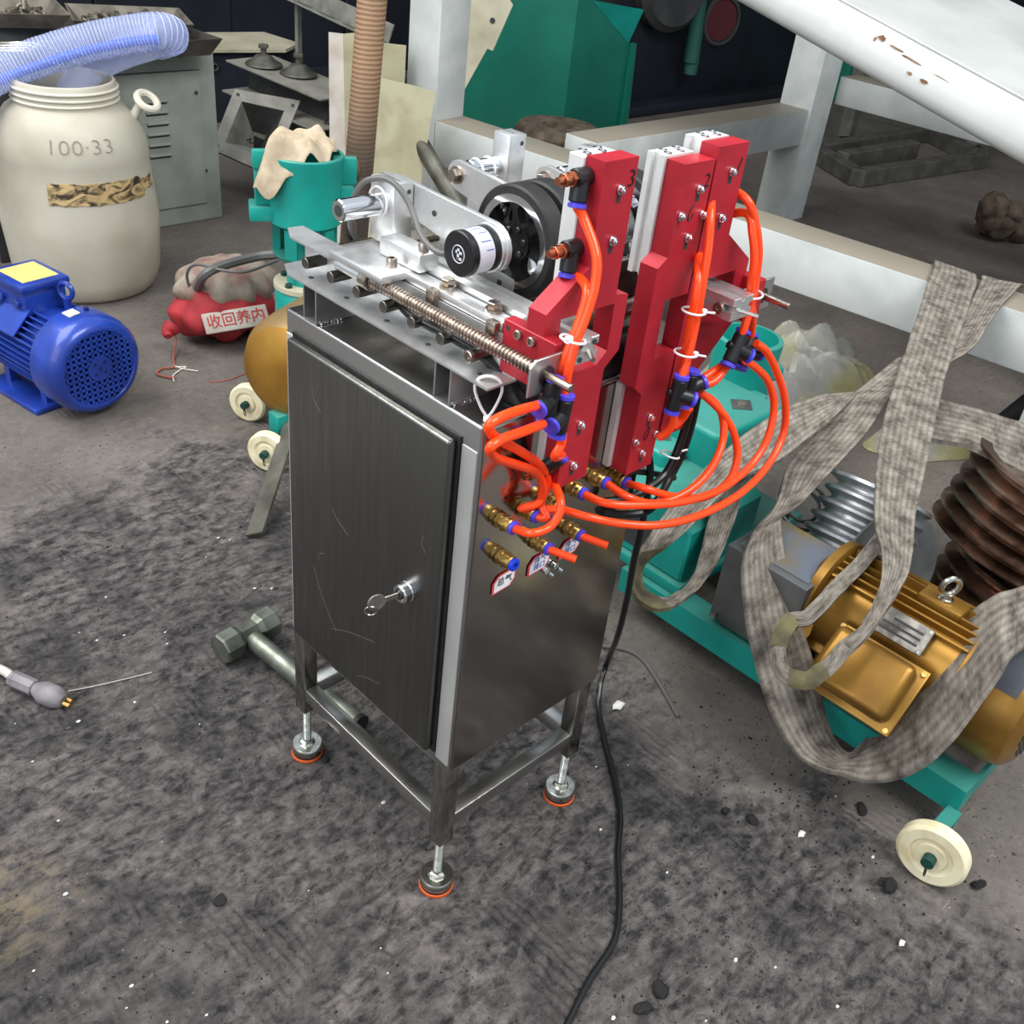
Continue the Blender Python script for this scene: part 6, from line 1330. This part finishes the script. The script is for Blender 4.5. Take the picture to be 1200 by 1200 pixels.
for k in range(3):
    bm = NB(); p = Vector((.70, -.205, .186)) + e * .0886 + f * (-.010 + k * .009); box(bm, (-.034, -.0018, 0), (.034 - k * .012, .0018, .0004), M=basis(p, Yv, (e.cross(Yv)))); obj('plate_print', bm, 'dark_sheet', npl, smooth=0)
bm = NB(); box(bm, (.682, -.262, .262), (.718, -.198, .277), .003); obj('lifting_boss', bm, 'gold_paint', gr)
bm = NB(); lathe(bm, (.70, -.23, .277), Zv, [(0, .011), (.003, .011), (.004, .008), (.010, .007)], 16); torus(bm, (.70, -.23, .299), (.4, .6, 0), .0135, .0042, 24, 8); obj('eye_bolt', bm, 'zinc', gr)
bm = NB(); prism(bm, [(0, 0), (.026, .005), (.02, .07), (.006, .10)], (.60, -.092, .14), Vector((.5, -.2, .6)).normalized(), Vector((.5, .1, .8)).normalized(), Vector((0, .006, 0))); obj('gold_strip', bm, 'gold_dusty', gr, smooth=0)
# round grey guard disc and pulleys
bm = NB(); lathe(bm, (.83, -.10, .19), (-.35, -.9, .25), [(0, .098), (.004, .098), (.004, .045), (.008, .042), (.008, .03), (.002, .028)], 44); cyl(bm, (.845, -.07, .0), (.845, -.07, .12), .02, n=12)
solo('guard_disc', bm, 'guard_steel', 'round grey guard disc with square hub hole behind the gold motor', 'disc')
def pulley(label, c, axis, r, ng, pitch, depth, m, group=None, post=True):
    c = Vector(c); d = Vector(axis).normalized(); t = thing('belt_pulley', label, 'pulley', (c.x, c.y, 0), group=group)
    prof = [(0, r * .3), (0, r)]
    for i in range(ng):
        z = i * pitch; prof += [(z + pitch * .12, r), (z + pitch * .42, r - depth), (z + pitch * .62, r - depth), (z + pitch * .92, r)]
    prof += [(ng * pitch + pitch * .15, r), (ng * pitch + pitch * .15, r * .86), (ng * pitch - pitch * .5, r * .8), (ng * pitch - pitch * .5, r * .35), (ng * pitch + .01, r * .33), (ng * pitch + .01, r * .15)]
    bm = NB(); lathe(bm, c, d, prof, 56); obj('grooved_rim', bm, m, t, smooth=25)
    bm = NB(); cyl(bm, c + d * .002, Vector((c.x - d.x * .02, c.y, .0)), r * .2, n=14); obj('stub_shaft', bm, 'dark_sheet', t)
    return t
pulley('grey six-groove belt pulley partly hidden by the hanging sling', (.815, -.035, .150), (.55, .05, .83), .085, 6, .0235, .017, 'grey_pulley')
pulley('rusty wide belt pulley, upper one at the right edge', (1.10, -.190, .165), (.22, -.16, .95), .140, 5, .028, .026, 'rust_pulley', 'rusty pulleys')
pulley('rusty belt pulley, lower one beneath the upper rusty pulley', (1.075, -.20, .020), (.22, -.16, .95), .118, 4, .030, .026, 'rust_pulley', 'rusty pulleys')
bm = NB(); torus(bm, (.862, .080, .20), (-.3, -.5, .8), .045, .0035, 28, 6); torus(bm, (.862, .080, .20), (-.3, -.5, .8), .030, .0035, 28, 6); cyl(bm, (.88, .11, 0), (.88, .11, .205), .006, n=8)
solo('wire_rings', bm, 'guard_steel', 'thin grey metal rings beside the grey pulley', 'ring')
gd = thing('belt_guard', 'dull grey sheet steel belt guard with a faded picture sticker', 'guard', (.69, 0, .09))
bm = NB(); box(bm, (.608, -.078, .0972), (.74, .062, .238), .003); obj('guard_box', bm, 'guard_steel', gd)
bm = NB(); box(bm, (.622, -.070, .2375), (.735, .050, .2395)); obj('picture_sticker', bm, 'sticker_pic', gd, smooth=0)
bm = NB(); cyl(bm, (.6085, .052, .108), (.603, .052, .108), .005, n=12); obj('guard_bolt', bm, 'zinc', gd)
# teal gear housing
gh = thing('gear_housing', 'teal cast gear housing with open round cup, behind the orange hoses', 'machine', (.85, .25, .09))
bm = NB(); box(bm, (.612, .125, .0905), (.98, .375, .110), .004); obj('base_plate', bm, 'teal_paint', gh)
bm = NB(); prism(bm, [(.135, .11), (.335, .11), (.335, .205), (.300, .235), (.170, .235), (.135, .205)], (.622, 0, 0), Yv, Zv, X * .20, .004); obj('lower_casing', bm, 'teal_paint', gh)
bm = NB(); box(bm, (.76, .205, .15), (.955, .355, .305), .012, 3); obj('upper_casing', bm, 'teal_paint', gh)
bm = NB(); box(bm, (.70, .262, .20), (.80, .35, .262), .008, 3); obj('side_boss', bm, 'teal_paint', gh)
bm = NB(); lathe(bm, (1.09, .385, .12), Zv, [(0, .05), (.02, .058), (.205, .066), (.213, .066), (.215, .063), (.215, .056), (.10, .05)], 44); obj('round_cup', bm, 'teal_paint', gh)
bm = NB(); cyl(bm, (1.09, .385, .20), (1.09, .385, .285), .036, n=20, bev=.003); obj('cup_core', bm, 'dark_sheet', gh)
bm = NB(); box(bm, (.94, .30, .13), (1.07, .37, .25), .008); obj('neck_web', bm, 'teal_paint', gh)
for x, y, z, s in ((.886, .252, .3052, .026), (.745, .305, .2622, .02), (.665, .285, .2352, .024)):
    bm = NB(); prism(bm, [(-s, 0), (0, -s * .9), (s, 0), (0, s * .9)], (x, y, z), X, Yv, Zv * .0015); bs = obj('worn_pad', bm, 'guard_steel', gh, smooth=0)
    bm = NB(); lathe(bm, (x, y, z + .0015), Zv, [(0, .010), (.003, .009), (.004, .005)], 14); obj('pad_bolt', bm, 'dull_steel', gh)
for x, y, z in ((1.18, .36, .24), (1.13, .30, .18), (.66, .16, .235), (.98, .33, .11)):
    bm = NB(); cyl(bm, (x - .03, y, z), (x, y, z), .012, n=12); hexnut(bm, (x, y, z - .008), Zv, .016, .026); obj('plug_bolt', bm, 'teal_paint', gh)
bm = NB(); stroke(bm, [(.006, .007), (0, .009), (-.006, .003), (-.005, -.006), (.002, -.008), (.007, -.005)], (.76, .2595, .23), X, Zv, .0015); obj('pen_mark', bm, 'ink_black', gh)
bm = NB(); box(bm, (.6212, .20, .125), (.6222, .30, .185), .0002, 1); obj('data_plate', bm, 'dark_sheet', gh)
# clear plastic film bags
def film(label, c, L_, Wd, h, rot, seed, m='plastic_film'):
    rnd_ = random.Random(seed); bm = NB(); nr_, na_ = 18, 56
    ph = [(rnd_.uniform(-11, 11), rnd_.uniform(-11, 11), rnd_.uniform(0, 6), rnd_.uniform(.10, .24)) for _ in range(8)]
    rows = []
    for i in range(1, nr_ + 1):
        r = i / nr_; row = []
        for q in range(na_):
            a = 2 * math.pi * q / na_; ed = 1 + .12 * math.sin(3 * a + seed) + .07 * math.sin(5 * a)
            x, y = r * math.cos(a) * ed, r * math.sin(a) * ed
            z = h * (1 - r ** 2.2) * (.35 + sum(w_ * abs(math.sin(p_ * x + q_ * y + s_)) for p_, q_, s_, w_ in ph)) + .003
            row.append(bm.verts.new((x * L_, y * Wd, z)))
        rows.append(row)
    bm.faces.new(rows[0])
    for a_, b_ in zip(rows, rows[1:]):
        for q in range(na_): bm.faces.new((a_[q], a_[(q + 1) % na_], b_[(q + 1) % na_], b_[q]))
    bm.transform(Matrix.Translation(Vector(c)) @ Matrix.Rotation(rot, 4, 'Z')); bmesh.ops.solidify(bm, geom=bm.faces[:], thickness=.001)
    return solo('plastic_bag', bm, m, label, 'bag', smooth=15)
film('crumpled clear and yellowish plastic bag on the floor behind the teal cup', (1.55, .52, .0), .26, .15, .15, -.55, 2)
film('flat clear plastic sheet with green print beside the rear post', (1.66, .20, .0), .14, .09, .05, -.3, 5)
# ------------------------------------------------------------------ lifting sling
ST['A'] = [((1.705, .330, .28), (1.706, .236, .28)), ((1.704, .330, .35), (1.705, .236, .35)), ((1.702, .328, .392), (1.703, .234, .392))] + [q for q in ST['A'] if q[0][0] < 1.67]
ST['B0'] = [((1.712, .225, .28), (1.722, .130, .28)), ((1.711, .224, .35), (1.721, .129, .35)), ((1.708, .220, .392), (1.717, .126, .392))] + [q for q in ST['B0'] if q[0][0] < 1.67]
sl = thing('lifting_sling', 'wide grey woven lifting sling hanging from the white beam, worn eye at its end', 'sling', (1.0, .05, .2))
bm = NB(); ribbon(bm, ST['A'], .006); obj('band', bm, 'webbing', sl, smooth=60)
cen = [(Vector(a) + Vector(b)) / 2 for a, b in ST['Aloop']]
facing = Vector((-.75, -.25, .62)).normalized()
def edge_band(C_, hw):
    out = []
    for i_ in range(len(C_)):
        t_ = (C_[min(i_ + 1, len(C_) - 1)] - C_[max(i_ - 1, 0)]).normalized(); w_ = t_.cross(facing).normalized() * hw
        out.append((C_[i_] - w_, C_[i_] + w_))
    return out
cen = [cen[0] * .0 + Vector(ST['A'][-1][0]) * .5 + Vector(ST['A'][-1][1]) * .5] + cen[2:]
bm = NB(); ribbon(bm, edge_band(cen, .0105), .016, 3, 4, .003); obj('eye_loop', bm, 'webbing', sl, smooth=60)
bm = NB(); ribbon(bm, edge_band(cen[3:9], .0118), .0185, 3, 4, .003); obj('worn_sleeve', bm, 'worn_olive', sl, smooth=60)
bm = NB(); ribbon(bm, edge_band(cen[12:18], .0118), .0185, 3, 4, .003); obj('worn_sleeve', bm, 'worn_olive', sl, smooth=60)
def infl(p, k=.04):
    a, b = Vector(p[0]), Vector(p[1]); m_ = (a + b) / 2; return (m_ + (a - m_) * (1 + k), m_ + (b - m_) * (1 + k))
s2_ = thing('lifting_sling', 'grey woven sling making the big low loop across the gold motor', 'sling', (.9, -.05, .1))
bm = NB(); ribbon(bm, ST['B0'], .006); obj('band', bm, 'webbing', s2_, smooth=60)
s3_ = thing('lifting_sling', 'grey woven sling lying over the teal housing with its frayed eye hanging left', 'sling', (.7, .12, .2))
bm = NB(); ribbon(bm, ST['C'], .006); obj('band', bm, 'webbing', s3_, smooth=60)
bm = NB(); ribbon(bm, [infl(p) for p in ST['C'][22:30]], .0075); obj('worn_sleeve', bm, 'worn_olive', s3_, smooth=60)
bm = NB(); ribbon(bm, ST['D'], .008); solo('lifting_sling', bm, 'webbing', 'grey woven sling end running off the right edge above the rusty pulleys', 'sling', smooth=60)
bm = NB(); tube(bm, [(1.74, .10, 0), (1.73, .06, .10), (1.74, .0, .22)], .025, 12, 4); solo('black_sack', bm, 'black_rubber', 'black folded rubber piece leaning under the white beam end', 'rubber piece')

# ------------------------------------------------------------------ clods, grit and flecks on the floor
for i, (x, y, r, lab) in enumerate(((.546, -.278, .008, 'black dirt clod between the cart rail and the cart wheel'), (.455, -.364, .013, 'largest black dirt clod, just left of the cart wheel'), (.56, -.445, .010, 'black dirt clod on the floor right of the cart wheel'),
        (.41, -.19, .006, 'small black dirt clod on the boundary of the swept floor, middle one'), (.395, -.155, .006, 'small black dirt clod nearest the power cord side of the swept floor'), (.12, -.26, .008, 'black dirt clod right of the power cord bend, upper one'),
        (.085, -.262, .008, 'black dirt clod right of the power cord bend, lower one'), (.02, .26, .007, 'black dirt clod beside the left rear levelling foot'), (-.2, .16, .006, 'lone black dirt clod on the floor left of the front foot'))):
    bm = NB(); lump(bm, (x, y, r * .4), r, i, 1.2, 1, .6, 2, .6)
    solo('dirt_clod', bm, 'clod', lab, 'dirt', 'black dirt clods on the floor', smooth=20)
rg = random.Random(11); bm = NB()
for i in range(520):
    c = rg.choice(((.46, -.12, .20), (.42, -.24, .16), (.50, -.30, .16), (.1, -.3, .3), (-.15, .35, .45), (.1, .6, .4)))
    x = rg.gauss(c[0], c[2] * .5); y = rg.gauss(c[1], c[2] * .5); r = rg.uniform(.0006, .0020)
    lump(bm, (x, y, r * .3), r, i, 1.3, 1, .5, 1, .4)
solo('grit', bm, 'clod', 'scattered black grit and crumbs over the workshop floor', 'grit', kind='stuff', smooth=0)
bm = NB()
for i in range(90):
    x = rg.uniform(-.5, .6); y = rg.uniform(-.45, .9); r = rg.uniform(.0008, .0022); lump(bm, (x, y, r * .4), r, i, 1.4, 1, .5, 1, .4)
for x, y, r in ((.445, -.245, .005), (.43, .075, .008), (.40, -.42, .004)): lump(bm, (x, y, r * .4), r, 5, 1.5, .8, .4, 1, .4)
solo('paint_flecks', bm, 'fleck', 'tiny white paint flecks scattered on the floor', 'flecks', kind='stuff', smooth=0)
